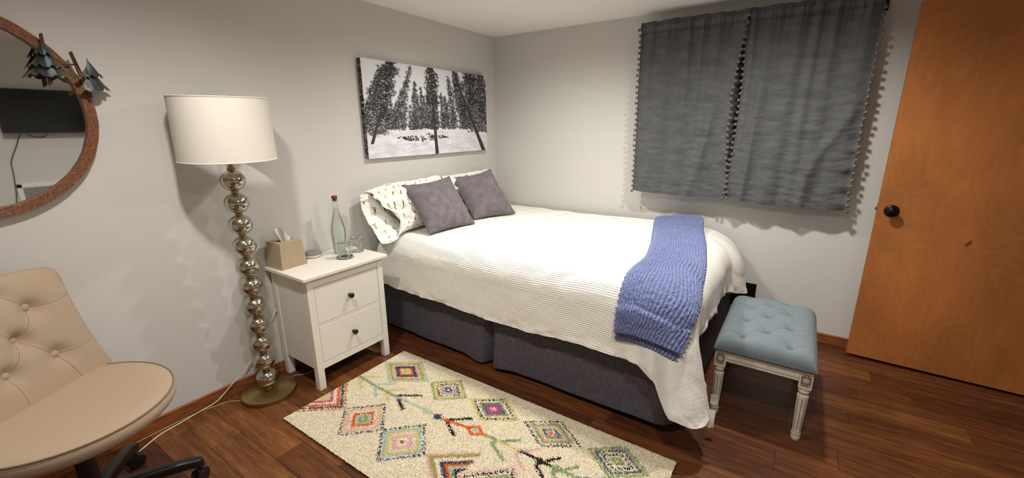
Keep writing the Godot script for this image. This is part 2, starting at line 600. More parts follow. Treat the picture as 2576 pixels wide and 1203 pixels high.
func forest_tex() -> ImageTexture:   # black-and-white print: tall snowy firs, three near trunks, boulders and drifts
	var w := 1024
	var h := 494
	var im := Image.create(w, h, false, Image.FORMAT_RGB8)
	im.fill(c8(230, 231, 236))
	var r := RandomNumberGenerator.new()
	r.seed = 23
	var needles := func(top: Vector2, foot: Vector2, half: float, n: int, lo: int, hi: int, snow: float):
		# ragged clumps of twigs hung along a leaning trunk
		var k0 := r.randf() * 900.0
		var lean := (foot - top).normalized()
		for i in int(n * 0.34):
			var t := pow(r.randf(), 0.7)
			var wd := half * (0.22 + 0.78 * minf(1.0, t * 1.6)) * (0.8 + 0.55 * nz.get_noise_2d(t * 900.0, k0))
			var off := (r.randf() + r.randf() - 1.0) * 1.15
			var c := top.lerp(foot, t) + Vector2(off * wd, 0) + lean * r.randf_range(-3, 3)
			var droop := r.randf_range(0.1, 1.1)
			var v := r.randi_range(lo, hi)
			for q in 6:
				var p := c + Vector2(r.randf_range(-6, 6), r.randf_range(-5, 5))
				var len := r.randf_range(3, 10)
				var d := Vector2(signf(off) if r.randf() < 0.75 else -signf(off), droop + r.randf_range(-0.6, 0.6)).normalized()
				var vv := clampi(v + r.randi_range(-10, 14), 6, 255)
				line(im, p, p + d * len, r.randf_range(1.0, 3.0), c8(vv + 2, vv, vv + 1))
			if r.randf() < snow * 1.3:
				for q in 3:
					var p := c + Vector2(r.randf_range(-7, 7), r.randf_range(-7, 1))
					var vv := r.randi_range(150, 238)
					line(im, p, p + Vector2(signf(off) * r.randf_range(2, 7), r.randf_range(0, 4)), r.randf_range(1.0, 3.2), c8(vv, vv, mini(255, vv + 6)))
	var tree := func(top: Vector2, foot: Vector2, half: float, n: int, snow: float):
		line(im, top, foot, 3, c8(40, 36, 38))
		needles.call(top, foot, half, n, 22, 70, snow)
	# far small trees along the ridge
	for i in 64:
		var x := r.randf_range(20, 1010)
		var lean := (x - 520.0) * 0.12
		tree.call(Vector2(x - lean * 0.6, r.randf_range(150, 265)), Vector2(x, 345), r.randf_range(16, 30), 190, 0.42)
	# middle trees leaning to the middle of the sky
	for q in [[330, 6, 205, 340, 52, 1100], [358, 82, 352, 330, 40, 900], [405, 110, 400, 335, 36, 700], [270, 120, 165, 340, 40, 500], [452, 150, 450, 325, 34, 600], [570, 130, 580, 335, 30, 600], [640, 34, 690, 340, 50, 1100], [600, 150, 622, 330, 30, 500], [745, 150, 790, 345, 42, 700]]:
		tree.call(Vector2(q[0], q[1]), Vector2(q[2], q[3]), q[4], q[5], 0.3)
	# big dark crowns
	needles.call(Vector2(250, -150), Vector2(60, 330), 98, 6000, 14, 50, 0.10)
	needles.call(Vector2(120, 40), Vector2(20, 340), 80, 3000, 16, 60, 0.3)
	needles.call(Vector2(484, -140), Vector2(500, 210), 62, 2600, 12, 46, 0.08)
	needles.call(Vector2(500, 90), Vector2(512, 340), 50, 1500, 20, 60, 0.3)
	needles.call(Vector2(690, -60), Vector2(760, 250), 62, 2400, 18, 60, 0.25)
	needles.call(Vector2(820, -190), Vector2(900, 340), 150, 8200, 12, 52, 0.14)
	needles.call(Vector2(950, -90), Vector2(1010, 400), 120, 5600, 14, 54, 0.2)
	needles.call(Vector2(880, 200), Vector2(960, 390), 110, 2600, 16, 70, 0.45)
	needles.call(Vector2(20, 250), Vector2(60, 390), 60, 900, 26, 80, 0.5)
	needles.call(Vector2(110, 300), Vector2(70, 400), 70, 900, 30, 90, 0.55)
	needles.call(Vector2(880, 330), Vector2(900, 390), 60, 500, 30, 90, 0.5)
	# snow ground
	for x in w:
		var top := 372.0 + 16.0 * nz.get_noise_2d(x * 0.9, 5.0) + 9.0 * nz.get_noise_2d(x * 3.0, 9.0) - 22.0 * exp(-pow((x - 430.0) / 210.0, 2))
		for y in range(int(top), h):
			var v := 232.0 + 22.0 * nz.get_noise_2d(x * 0.7, y * 2.4) - 12.0 * maxf(0, nz.get_noise_2d(x * 1.6 + 400.0, y * 4.5))
			im.set_pixel(x, y, c8(int(clampf(v - 6, 0, 255)), int(clampf(v - 6, 0, 255)), int(clampf(v, 0, 255))))
	# boulders with snow caps
	for i in 900:
		var t := r.randf()
		var x := lerpf(205, 615, t)
		var y := 392.0 + r.randf_range(-20, 20) * sin(PI * t) + 12.0 * nz.get_noise_2d(x * 1.4, 77.0)
		var v := r.randi_range(14, 60)
		if nz.get_noise_2d(x * 2.2, y * 1.0) > -0.12:
			im.fill_rect(Rect2i(int(x), int(y), r.randi_range(3, 9), r.randi_range(2, 7)), c8(v + 6, v + 2, v))
	for i in 60:
		var p := Vector2(r.randf_range(215, 605), 378 + r.randf_range(-14, 8))
		line(im, p, p + Vector2(r.randf_range(4, 14), r.randf_range(6, 22)), r.randf_range(2, 6), c8(226, 226, 232))
	for i in 130:
		var p := Vector2(r.randf_range(20, 1000), r.randf_range(405, 480))
		var v := r.randi_range(178, 214)
		line(im, p, p + Vector2(r.randf_range(8, 46), r.randf_range(-5, 5)), 2, c8(v, v, v + 6))
	# near trunks
	for q in [[488, 40, 514, 494, 10, 30], [702, 14, 862, 290, 14, 26], [862, 288, 985, 494, 26, 44], [118, 215, 30, 420, 12, 22]]:
		var a := Vector2(q[0], q[1])
		var b := Vector2(q[2], q[3])
		var n := int(a.distance_to(b))
		for i in n:
			var t := float(i) / n
			var p := a.lerp(b, t)
			var wd := lerpf(q[4], q[5], t)
			for k in int(wd):
				var s := 0.75 + 0.5 * sin(PI * k / wd) + r.randf_range(-0.25, 0.2)
				var x := int(p.x - wd / 2 + k)
				if x >= 0 and x < w and p.y >= 0 and p.y < h:
					im.set_pixel(x, int(p.y), c8(int(58 * s), int(42 * s), int(38 * s)))
	return ImageTexture.create_from_image(im)

# ---------------------------------------------------------------- the scene
func _ready():
	# camera
	var cam := Camera3D.new()
	cam.name = "camera"
	var yaw := 0.9742
	var pitch := 0.2587
	var roll := -0.0061
	var f := Vector3(sin(yaw) * cos(pitch), -sin(pitch), -cos(yaw) * cos(pitch))
	var r := Vector3(cos(yaw), 0, sin(yaw))
	var u := r.cross(f)
	cam.transform = Transform3D(Basis(r * cos(roll) + u * sin(roll), u * cos(roll) - r * sin(roll), -f), Vector3(-3.262, 1.400, 2.392))
	cam.fov = rad_to_deg(2.0 * atan(601.5 / 1067.6))
	cam.near = 0.05
	cam.far = 50.0
	add_child(cam)
	cam.current = true
	# night outside; exposure
	var we := WorldEnvironment.new()
	we.name = "world_environment"
	var e := Environment.new()
	e.background_mode = Environment.BG_COLOR
	e.background_color = Color(0.01, 0.01, 0.014)
	e.tonemap_mode = Environment.TONE_MAPPER_LINEAR
	e.tonemap_exposure = 1.03
	e.sdfgi_enabled = true
	e.ssao_enabled = true
	e.ssil_enabled = true
	we.environment = e
	add_child(we)
	nz.seed = 4
	nz.frequency = 0.01
	nz.fractal_octaves = 3
	rng.seed = 12
	make_materials()
	ceiling_lights()
	room()
	door()
	window_and_curtains()
	bed()
	pillows()
	throw_blanket()
	nightstand()
	floor_lamp()
	bench()
	chair()
	rug()
	mirror()
	canvas()
	cords()
	far_wall_things()

func ceiling_lights():
	# four recessed cans in a square; their shadows cross in the picture
	var spots := [
		[Vector2(-1.0, 2.18), "recessed ceiling light nearest the bench and the curtained window", 1.3],
		[Vector2(-1.05, 0.98), "recessed ceiling light above the middle of the bed", 1.0],
		[Vector2(-2.71, 0.965), "recessed ceiling light nearest the floor lamp and mirror", 1.0],
		[Vector2(-2.62, 2.32), "recessed ceiling light above the far end of the rug", 0.8],
	]
	for s in spots:
		var t := thing("ceiling_light", s[1], "light", Vector3(s[0].x, H, s[0].y), 0, "recessed ceiling lights")
		var ring := MB.new()
		ring.lathe([Vector2(0.062, -0.004), Vector2(0.085, -0.006), Vector2(0.09, -0.002), Vector2(0.09, 0.0)], 32)
		part("trim_ring", ring, M.white_metal, t)
		var lens := MB.new()
		lens.lathe([Vector2(0.0, -0.003), Vector2(0.062, -0.004), Vector2(0.062, 0.0)], 32)
		var lm := mat(Color(1, 0.97, 0.9), 0.5)
		lm.emission_enabled = true
		lm.emission = Color(1, 0.93, 0.82)
		lm.emission_energy_multiplier = 6.0
		part("lamp_lens", lens, lm, t)
		var l := SpotLight3D.new()
		l.name = "lamp_light"
		l.light_color = LAMP_COLOR
		l.light_energy = LAMP_ENERGY * s[2]
		l.light_size = 0.045
		l.spot_range = 12.0
		l.spot_attenuation = 2.0
		l.spot_angle = 83.0
		l.spot_angle_attenuation = 0.95
		l.shadow_enabled = true
		t.add_child(l)
		l.position = Vector3(0, -0.02, 0)
		l.rotation.x = -PI / 2

const LAMP_COLOR := Color(1.0, 0.983, 0.953)
const LAMP_ENERGY := 1.85

func struct(called: String, b: MB, m: Material, label: String, category: String) -> MeshInstance3D:
	return solo(called, b, m, label, category, "", "structure")

func room():
	var X0 := -4.4
	var Z1 := 3.62
	var b := MB.new()
	b.box(Vector3(X0 / 2, H / 2, -0.06), Vector3(-X0 + 0.24, H + 0.24, 0.12))
	struct("wall_left", b, M.wall, "warm light grey wall behind the bed head and the floor lamp", "wall")
	# window wall with its opening
	var w0 := 1.47
	var w1 := 2.52
	var y0 := 1.02
	var y1 := 1.97
	b = MB.new()
	b.box(Vector3(0.06, y0 / 2 - 0.06, Z1 / 2), Vector3(0.12, y0 + 0.12, Z1))
	b.box(Vector3(0.06, (y1 + H + 0.12) / 2, Z1 / 2), Vector3(0.12, H + 0.12 - y1, Z1))
	b.box(Vector3(0.06, (y0 + y1) / 2, w0 / 2), Vector3(0.12, y1 - y0, w0))
	b.box(Vector3(0.06, (y0 + y1) / 2, (w1 + Z1) / 2), Vector3(0.12, y1 - y0, Z1 - w1))
	struct("wall_right", b, M.wall, "warm light grey wall along the side of the bed with the curtained window", "wall")
	b = MB.new()
	b.box(Vector3(X0 - 0.06, H / 2, Z1 / 2), Vector3(0.12, H + 0.24, Z1))
	struct("wall_back", b, M.wall, "plain light grey wall behind the viewer", "wall")
	# wall opposite the bed head, with the doorway that the open door belongs to
	var d0 := -0.99
	var d1 := -0.14
	var dh := 2.04
	b = MB.new()
	b.box(Vector3((X0 + d0) / 2, H / 2, Z1 + 0.06), Vector3(d0 - X0 + 0.12, H + 0.24, 0.12))
	b.box(Vector3(d1 / 2 + 0.06, H / 2, Z1 + 0.06), Vector3(-d1 + 0.12, H + 0.24, 0.12))
	b.box(Vector3((d0 + d1) / 2, (dh + H + 0.12) / 2, Z1 + 0.06), Vector3(d1 - d0, H + 0.12 - dh, 0.12))
	b.box(Vector3((d0 + d1) / 2, H / 2, Z1 + 1.1), Vector3(2.2, H + 0.24, 0.1))
	struct("wall_front", b, M.wall, "light grey wall across from the bed head, seen in the mirror", "wall")
	b = MB.new()
	b.box(Vector3(X0 / 2, H + 0.06, (Z1 + 1.2) / 2), Vector3(-X0 + 0.24, 0.12, Z1 + 1.44))
	struct("ceiling", b, M.ceiling, "white lightly textured ceiling", "ceiling")
	# floor: boards side by side along z, each a piece of its own
	var fl := thing("floor", "reddish brown hand-scraped hardwood plank floor", "floor", Vector3.ZERO, 0, "", "structure")
	b = MB.new()
	b.box(Vector3(X0 / 2, -0.07, (Z1 + 1.2) / 2), Vector3(-X0 + 0.24, 0.1, Z1 + 1.44))
	part("subfloor", b, M.sub, fl)
	var pw := 0.128
	var x := -2.693 - pw * 14
	var row := 0
	while x < -0.002:
		var z := -0.02 - rng.randf() * 0.5
		if absf(x + 2.693) < 0.01:
			z = 0.348 - 1.1
		var xa := maxf(x, X0)
		var xb := minf(x + pw, 0.0)
		while z < Z1 + 0.1:
			var len := rng.randf_range(0.5, 1.25)
			if absf(x + 2.693) < 0.01 and z < 0:
				len = 1.1
			var za := maxf(z, 0.0)
			var zb := minf(z + len, Z1 + 0.1)
			if xb - xa > 0.01 and zb - za > 0.02:
				part("plank", plank_mesh(xb - xa - 0.0006, zb - za - 0.0006), M.plank[rng.randi() % M.plank.size()], fl, Vector3((xa + xb) / 2, 0, (za + zb) / 2))
			z += len
		x += pw
		row += 1
	# baseboards
	b = MB.new()
	b.box(Vector3(X0 / 2, 0.035, 0.0062), Vector3(-X0, 0.07, 0.0124), 0.003)
	struct("baseboard_left", b, M.baseboard, "reddish brown wooden baseboard under the wall with the mirror and lamp", "baseboard")
	b = MB.new()
	b.box(Vector3(-0.0062, 0.035, Z1 / 2), Vector3(0.0124, 0.07, Z1 - 0.03), 0.003)
	struct("baseboard_right", b, M.baseboard, "reddish brown wooden baseboard between the bench and the open door", "baseboard")
	b = MB.new()
	b.box(Vector3((X0 + d0) / 2 - 0.03, 0.035, Z1 - 0.0062), Vector3(d0 - X0 - 0.06, 0.07, 0.0124), 0.003)
	struct("baseboard_front", b, M.baseboard, "reddish brown wooden baseboard under the television", "baseboard")
	# doorway casing
	b = MB.new()
	for k in [[d0 - 0.03, 0.06], [d1 + 0.02, 0.04]]:
		b.box(Vector3(k[0], dh / 2, Z1 - 0.008), Vector3(k[1], dh, 0.016), 0.003)
	b.box(Vector3((d0 + d1) / 2 - 0.01, dh + 0.03, Z1 - 0.008), Vector3(d1 - d0 + 0.1, 0.06, 0.016), 0.003)
	struct("trim_1", b, M.baseboard, "brown wooden casing round the doorway", "trim")

func plank_mesh(w: float, l: float) -> MB:
	var b := MB.new()
	var o := Vector2(rng.randf() * 7.0, rng.randf() * 9.0)
	var h := rng.randf_range(-0.0004, 0.0004)
	var bev := 0.0010
	var xs := [-w / 2, -w / 2 + bev, w / 2 - bev, w / 2]
	var zs := [-l / 2, -l / 2 + bev, l / 2 - bev, l / 2]
	var hy := func(i: int, j: int) -> float: return h - (0.0013 if i == 0 or i == 3 or j == 0 or j == 3 else 0.0)
	for j in 3:
		for i in 3:
			var q := []
			var t := []
			for k in [[0, 0], [0, 1], [1, 1], [1, 0]]:
				var p := Vector3(xs[i + k[0]], hy.call(i + k[0], j + k[1]), zs[j + k[1]])
				q.append(p)
				t.append(o + Vector2(p.x, p.z))
			b.face(q, t)
	for s in [-1.0, 1.0]:   # skirts
		var a := [Vector3(s * w / 2, -0.02, -l / 2), Vector3(s * w / 2, -0.02, l / 2), Vector3(s * w / 2, h - 0.0013, l / 2), Vector3(s * w / 2, h - 0.0013, -l / 2)]
		b.fix(a, Vector3(0, -0.01, 0))
		a = [Vector3(-w / 2, -0.02, s * l / 2), Vector3(w / 2, -0.02, s * l / 2), Vector3(w / 2, h - 0.0013, s * l / 2), Vector3(-w / 2, h - 0.0013, s * l / 2)]
		b.fix(a, Vector3(0, -0.01, 0))
	return b

func door():
	# stands open, its latch edge close to wall_right; hinged on wall_front
	var t := thing("door_1", "golden brown birch flush door standing open near the curtained wall", "door", Vector3(-0.074, 0, 2.783), 0, "", "structure")
	t.rotation.y = -0.048
	var W := 0.80
	var b := MB.new()
	var y0 := 0.018
	var y1 := 2.006
	b.face([Vector3(-0.036, y0, W), Vector3(-0.036, y1, W), Vector3(-0.036, y1, 0), Vector3(-0.036, y0, 0)], [Vector2(1, 0.98), Vector2(1, 0), Vector2(0, 0), Vector2(0, 0.98)])
	b.face([Vector3(0, y0, 0), Vector3(0, y1, 0), Vector3(0, y1, W), Vector3(0, y0, W)], [Vector2(0, 0.98), Vector2(0, 0), Vector2(1, 0), Vector2(1, 0.98)])
	part("slab", b, M.veneer, t)
	b = MB.new()
	b.box(Vector3(-0.018, (y0 + y1) / 2, -0.0008), Vector3(0.036, y1 - y0, 0.0016), 0.0006)
	b.box(Vector3(-0.018, (y0 + y1) / 2, W), Vector3(0.036, y1 - y0, 0.0016), 0.0006)
	b.box(Vector3(-0.018, y1, W / 2), Vector3(0.0355, 0.0016, W), 0.0006)
	b.box(Vector3(-0.018, y0, W / 2), Vector3(0.0355, 0.0016, W), 0.0006)
	part("edge_band", b, M.veneer_edge, t)
	var xf := Transform3D(Basis(Vector3(0, 0, 1), PI / 2), Vector3(-0.036, 0.928, 0.062))
	b = MB.new()
	b.lathe([Vector2(0.0, 0.012), Vector2(0.0125, 0.012), Vector2(0.0115, 0.022), Vector2(0.0145, 0.028), Vector2(0.0245, 0.034), Vector2(0.0275, 0.041), Vector2(0.0272, 0.047), Vector2(0.024, 0.052), Vector2(0.0175, 0.0545), Vector2(0.0165, 0.0532), Vector2(0.011, 0.0538), Vector2(0.0098, 0.0558), Vector2(0.0, 0.0565)], 36, xf, 0.6)
	part("knob", b, M.bronze, t)
	b = MB.new()
	b.lathe([Vector2(0.0335, 0.0), Vector2(0.034, 0.003), Vector2(0.031, 0.007), Vector2(0.025, 0.0085), Vector2(0.02, 0.0125), Vector2(0.0, 0.013)], 36, xf, 0.6)
	part("rosette", b, M.bronze, t)
	b = MB.new()
	b.box(Vector3(-0.018, 0.933, -0.0065), Vector3(0.014, 0.016, 0.012), 0.003)
	part("latch", b, M.nickel, t)
	b = MB.new()
	b.box(Vector3(-0.018, 0.933, -0.0018), Vector3(0.026, 0.058, 0.0015), 0.0005)
	part("latch_plate", b, M.bronze, t)
	for y in [0.25, 1.02, 1.8]:
		b = MB.new()
		b.lathe([Vector2(0.007, -0.045), Vector2(0.007, 0.045)], 12, Transform3D(Basis.IDENTITY, Vector3(0.004, y, W + 0.006)))
		part("hinge", b, M.bronze, t)

func window_and_curtains():
	var w := thing("window_1", "dark window at night showing between the two curtains", "window", Vector3.ZERO, 0, "", "structure")
	var b := MB.new()
	for q in [[1.0, 1.04, 1.47, 2.52], [1.95, 1.99, 1.47, 2.52]]:
		b.box(Vector3(0.07, (q[0] + q[1]) / 2, 1.995), Vector3(0.05, 0.05, 1.06), 0.004)
	for z in [1.485, 2.505]:
		b.box(Vector3(0.07, 1.495, z), Vector3(0.05, 0.95, 0.045), 0.004)
	part("frame", b, M.frame_white, w)
	b = MB.new()
	b.box(Vector3(0.075, 1.495, 1.995), Vector3(0.004, 0.93, 1.0))
	part("pane", b, M.night, w)
	# rod
	var r := thing("curtain_rod", "black curtain rod with a round finial above the window", "curtain rod")
	b = MB.new()
	b.tube([Vector3(-0.098, 2.048, 1.352), Vector3(-0.098, 2.048, 2.655)], 0.009, 14)
	part("rod", b, M.black_metal, r)
	for z in [1.40, 2.648]:
		b = MB.new()
		b.tube([Vector3(-0.002, 2.03, z), Vector3(-0.09, 2.032, z), Vector3(-0.108, 2.036, z), Vector3(-0.112, 2.05, z)], 0.006, 10)
		b.box(Vector3(-0.003, 2.03, z), Vector3(0.006, 0.06, 0.024), 0.002)
		part("bracket", b, M.black_metal, r)
	for s in [[2.655, 1.0]]:
		b = MB.new()
		b.lathe([Vector2(0.0, -0.004), Vector2(0.012, -0.004), Vector2(0.012, 0.008), Vector2(0.009, 0.011), Vector2(0.016, 0.02), Vector2(0.019, 0.031), Vector2(0.016, 0.042), Vector2(0.008, 0.049), Vector2(0.0, 0.05)], 24, Transform3D(Basis(Vector3(1, 0, 0), PI / 2 * s[1]), Vector3(-0.098, 2.048, s[0])), 0.6)
		part("finial", b, M.black_metal, r)
	var pom := MB.new()
	pom.grid(12, 8, func(a, c):
		var th: float = TAU * a
		var ph: float = PI * (c - 0.5)
		var d := Vector3(cos(ph) * cos(th), sin(ph), cos(ph) * sin(th))
		return d * (0.0098 + 0.0008 * sin(9.0 * th + 5.0 * ph) * cos(7.0 * ph)), true, false, true)
	var pm := pom.mesh()
	for k in 2:
		var t := thing("curtain", ["grey crushed velvet curtain with pompom edges, the one nearer the bed head", "grey crushed velvet curtain with pompom edges, the one nearer the door"][k], "curtain")
		tag(t, "", "", "grey velvet curtains")
		b = MB.new()
		var fn := curtain_at.bind(k)
		b.grid(170, 220, fn, false, false, true, func(a, c): return Vector2(a * 0.65, c * 1.15))
		part("panel", b, M.curtain, t)
		# a narrow hem turned to the back
		b = MB.new()
		b.grid(100, 3, func(a, c): var p: Vector3 = fn.call(a, 1.0); return p + Vector3(0.003 * sin(PI * c) + 0.002 * c, 0.03 * c, 0))
		part("hem", b, M.curtain, t)
		for s in [0.0, 1.0]:
			b = MB.new()
			var pts := []
			for i in 61:
				pts.append(fn.call(s, i / 60.0) + Vector3(-0.001, 0, (s - 0.5) * 0.004))
			b.tube(pts, 0.0028, 6)
			part("edge_tape", b, M.pompom, t)
			for i in 31:
				var c := 0.035 + 0.965 * i / 30.0
				var p: Vector3 = fn.call(s, c)
				var o := part("pompom", pm, M.pompom, t, p + Vector3(-0.008 + rng.randf_range(-0.004, 0.002), -0.004 + rng.randf_range(-0.003, 0.003), (s - 0.5) * 2.0 * rng.randf_range(0.004, 0.013)))
				o.rotation = Vector3(rng.randf() * TAU, rng.randf() * TAU, 0)

func curtain_at(s: float, t: float, k: int) -> Vector3:
	var z0 := 1.345 if k == 0 else 1.992
	var z1 := 1.998 if k == 0 else 2.632
	var yt := 2.084 + 0.0015 * sin(s * 60.0) + 0.006 * nz.get_noise_2d(s * 300.0, 7.0 + k * 50.0)
	var yb := (0.933 - 0.012 * sin(s * PI) if k == 0 else lerpf(0.925, 0.905, s) - 0.012 * sin(s * PI))
	var y := lerpf(yt, yb, t)
	var d := clampf((t - 0.04) * 1.2, 0.0, 1.0)
	var z := lerpf(z0, z1, s)
	# the two free middle edges part below the rod
	if k == 0:
		z -= 0.046 * smoothstep(0.65, 1.0, s) * sin(PI * clampf(t * 0.95, 0, 1))
		z += 0.012 * (1.0 - s) * t
	else:
		z += 0.026 * (1.0 - smoothstep(0.0, 0.3, s)) * sin(PI * clampf(t * 0.95, 0, 1)) - 0.012 * (1.0 - s) * t
	var x := -0.108
	x -= 0.019 * exp(-pow((y - 2.048) / 0.017, 2))
	x += 0.005 * exp(-pow((y - 2.018) / 0.008, 2)) * (0.6 + 0.4 * sin(s * 210.0))
	x -= 0.005 * (0.5 + 0.5 * sin(s * 170.0 + 3.0 * sin(s * 43.0))) * exp(-pow((y - 2.005) / 0.03, 2))
	x += (0.0035 * sin(s * 150.0 + 2.0 * sin(s * 31.0)) + 0.003 * sin(s * 87.0)) * exp(-t * 9.0)
	x += 0.012 * sin(s * 38.0 + k * 2.0 + t * 1.5 + 1.5 * sin(s * 11.0)) * exp(-t * 1.7)
	var sd := k * 31.0
	x += 0.016 * d * nz.get_noise_2d(s * 130.0 + sd * 9.0, t * 60.0)
	x += 0.010 * (0.3 + 0.7 * d) * nz.get_noise_2d(s * 420.0 + sd, t * 50.0 + 300.0)
	x += 0.004 * d * nz.get_noise_2d(s * 400.0 + sd, t * 700.0)
	x += 0.0042 * nz.get_noise_2d(s * 420.0 + sd, t * 2600.0)
	if k == 0:   # a long fold from the middle edge down, and one close to the outer edge
		var c := s - (0.97 - 0.38 * pow(t, 1.3))
		x -= 0.030 * d * exp(-c * c * 260.0)
		c = s - (0.10 + 0.10 * sin(t * 3.0))
		x -= 0.016 * d * exp(-c * c * 320.0)
		x += 0.012 * smoothstep(0.12, 0.0, s) * d
	else:
		var c := s - (0.19 - 0.05 * t)
		x -= 0.022 * d * exp(-c * c * 500.0)
		c = s - (0.42 - 0.05 * t)
		x -= 0.008 * d * exp(-c * c * 300.0)
		c = s - (1.0 - 0.34 * smoothstep(0.35, 0.9, t))
		x -= 0.020 * smoothstep(0.3, 0.7, t) * exp(-c * c * 380.0)
		x += 0.010 * smoothstep(0.85, 1.0, s) * sin(t * 70.0) * smoothstep(0.4, 0.9, t)
	x -= 0.012 * t
	return Vector3(minf(x, -0.03), y, z)

# ---------------------------------------------------------------- the bed; its own axes: b from the far side (x = -0.05) towards the room, a from wall_left along z
const BED_W := 1.44
const BED_END := 2.125
const BED_TOP := 0.700
var bed_xf := Transform3D(Basis(Vector3.UP, 0.0), Vector3.ZERO)

func bed_world(p: Vector3) -> Vector3:
	return bed_xf * p

func cover_base(a: float, b: float) -> Vector3:
	var far := smoothstep(0.0, 0.55, b)
	var Rf := lerpf(0.30, 0.14, far)
	var flare := lerpf(0.30, 0.02, far)
	var zend := lerpf(2.165, BED_END, far)
	var Rs := 0.14
	var rho := RHO   # the cloth rounds the corner of the bed in a wide arc
	var da := maxf(0.0, a - (zend - rho))
	var db := maxf(0.0, b - (BED_W - rho))
	var top := BED_TOP + 0.012 * sin(PI * clampf(b / BED_W, 0, 1)) + 0.012 * smoothstep(0.9, 1.5, a) * (1.0 - smoothstep(1.6, 2.1, a))
	var p := Vector3(-minf(b, BED_W - rho), top, minf(a, zend - rho))
	if da <= 0.0 and db <= 0.0:
		return p
	var d := sqrt(da * da + db * db)
	var th := atan2(db, da)
	var square := 1.0 / pow(pow(absf(sin(th)), 4.5) + pow(absf(cos(th)), 4.5), 1.0 / 4.5)
	var R := lerpf(Rf, Rs, clampf(th / (PI / 2), 0, 1))
	var fl := lerpf(flare, 0.07, clampf(th / (PI / 2), 0, 1)) + 0.30 * pow(sin(2.0 * th), 2.0)
	var out := d
	var down := 0.0
	var e := d - (rho - R)
	if e > 0.0:
		if e < R * PI / 2:
			out = rho - R + R * sin(e / R)
			down = R * (1.0 - cos(e / R))
		else:
			e -= R * PI / 2
			out = rho + fl * e
			down = R + e * sqrt(maxf(0.0, 1.0 - fl * fl))
			if da > 0.0 and db > 0.0:
				out += 0.020 * smoothstep(0.05, 0.4, e) * sin(th * 2.0) * (0.5 - cos(th * 6.0 + 0.9))
	out *= lerpf(1.0, square, smoothstep(0.05, 0.3, d))
	p.x -= out * sin(th)
	p.z += out * cos(th)
	p.y -= down
	return p

func cover_at(a: float, b: float, hem := 0.0) -> Vector3:
	var e := 0.006
	var p := cover_base(a, b)
	var n := (cover_base(a, b + e) - p).cross(cover_base(a + e, b) - p)
	n = n.normalized()
	if n.y < -0.2:
		n = -n
	var side := smoothstep(BED_W - 0.25, BED_W + 0.1, b)
	var foot := smoothstep(BED_END - 0.2, BED_END + 0.1, a)
	var w := 0.010 * nz.get_noise_2d(a * 60.0, b * 110.0 + 50.0) * (0.35 + side + foot)
	w += 0.004 * nz.get_noise_2d(a * 300.0 + 30.0, b * 420.0) * (0.5 + 0.6 * side + 0.8 * foot)
	# soft diagonal wrinkles on the top near the cushions
	var top := 1.0 - maxf(side, foot)
	w += 0.0035 * top * sin((a * 26.0 + b * 9.0) + 5.0 * nz.get_noise_2d(a * 70.0, b * 70.0)) * exp(-pow((a - 0.75) / 0.3, 2))
	# a fold in the foot drape next to the wall
	w -= 0.035 * foot * exp(-pow((b - 0.27) / 0.05, 2)) - 0.02 * foot * exp(-pow((b - 0.14) / 0.07, 2))
	# bunched hem
	w += 0.017 * hem * nz.get_noise_2d(a * 620.0, b * 620.0)
	# ribs along the bed
	w += 0.0006 * sin(TAU * b / 0.0115 + 2.0 * nz.get_noise_2d(a * 120.0, b * 120.0)) * (1.0 - 0.75 * foot)
	return p + n * w

const RHO := 0.30

func table(tb: Array, x: float) -> float:
	for i in tb.size() - 1:
		if x <= tb[i + 1][0]:
			return lerpf(tb[i][1], tb[i + 1][1], smoothstep(tb[i][0], tb[i + 1][0], x))
	return tb[-1][1]

func hem_side(a: float) -> float:   # how far the cloth runs past the top edge, along the near side
	return table([[0.0, 0.405], [0.18, 0.413], [0.68, 0.422], [1.27, 0.445], [1.73, 0.419], [1.9, 0.418]], a)

func hem_corner(th: float) -> float:
	return table([[0.0, 0.37], [0.1, 0.42], [0.2, 0.50], [0.33, 0.605], [0.49, 0.624], [0.59, 0.602], [0.69, 0.458], [0.8, 0.408], [1.0, 0.418]], th / (PI / 2))

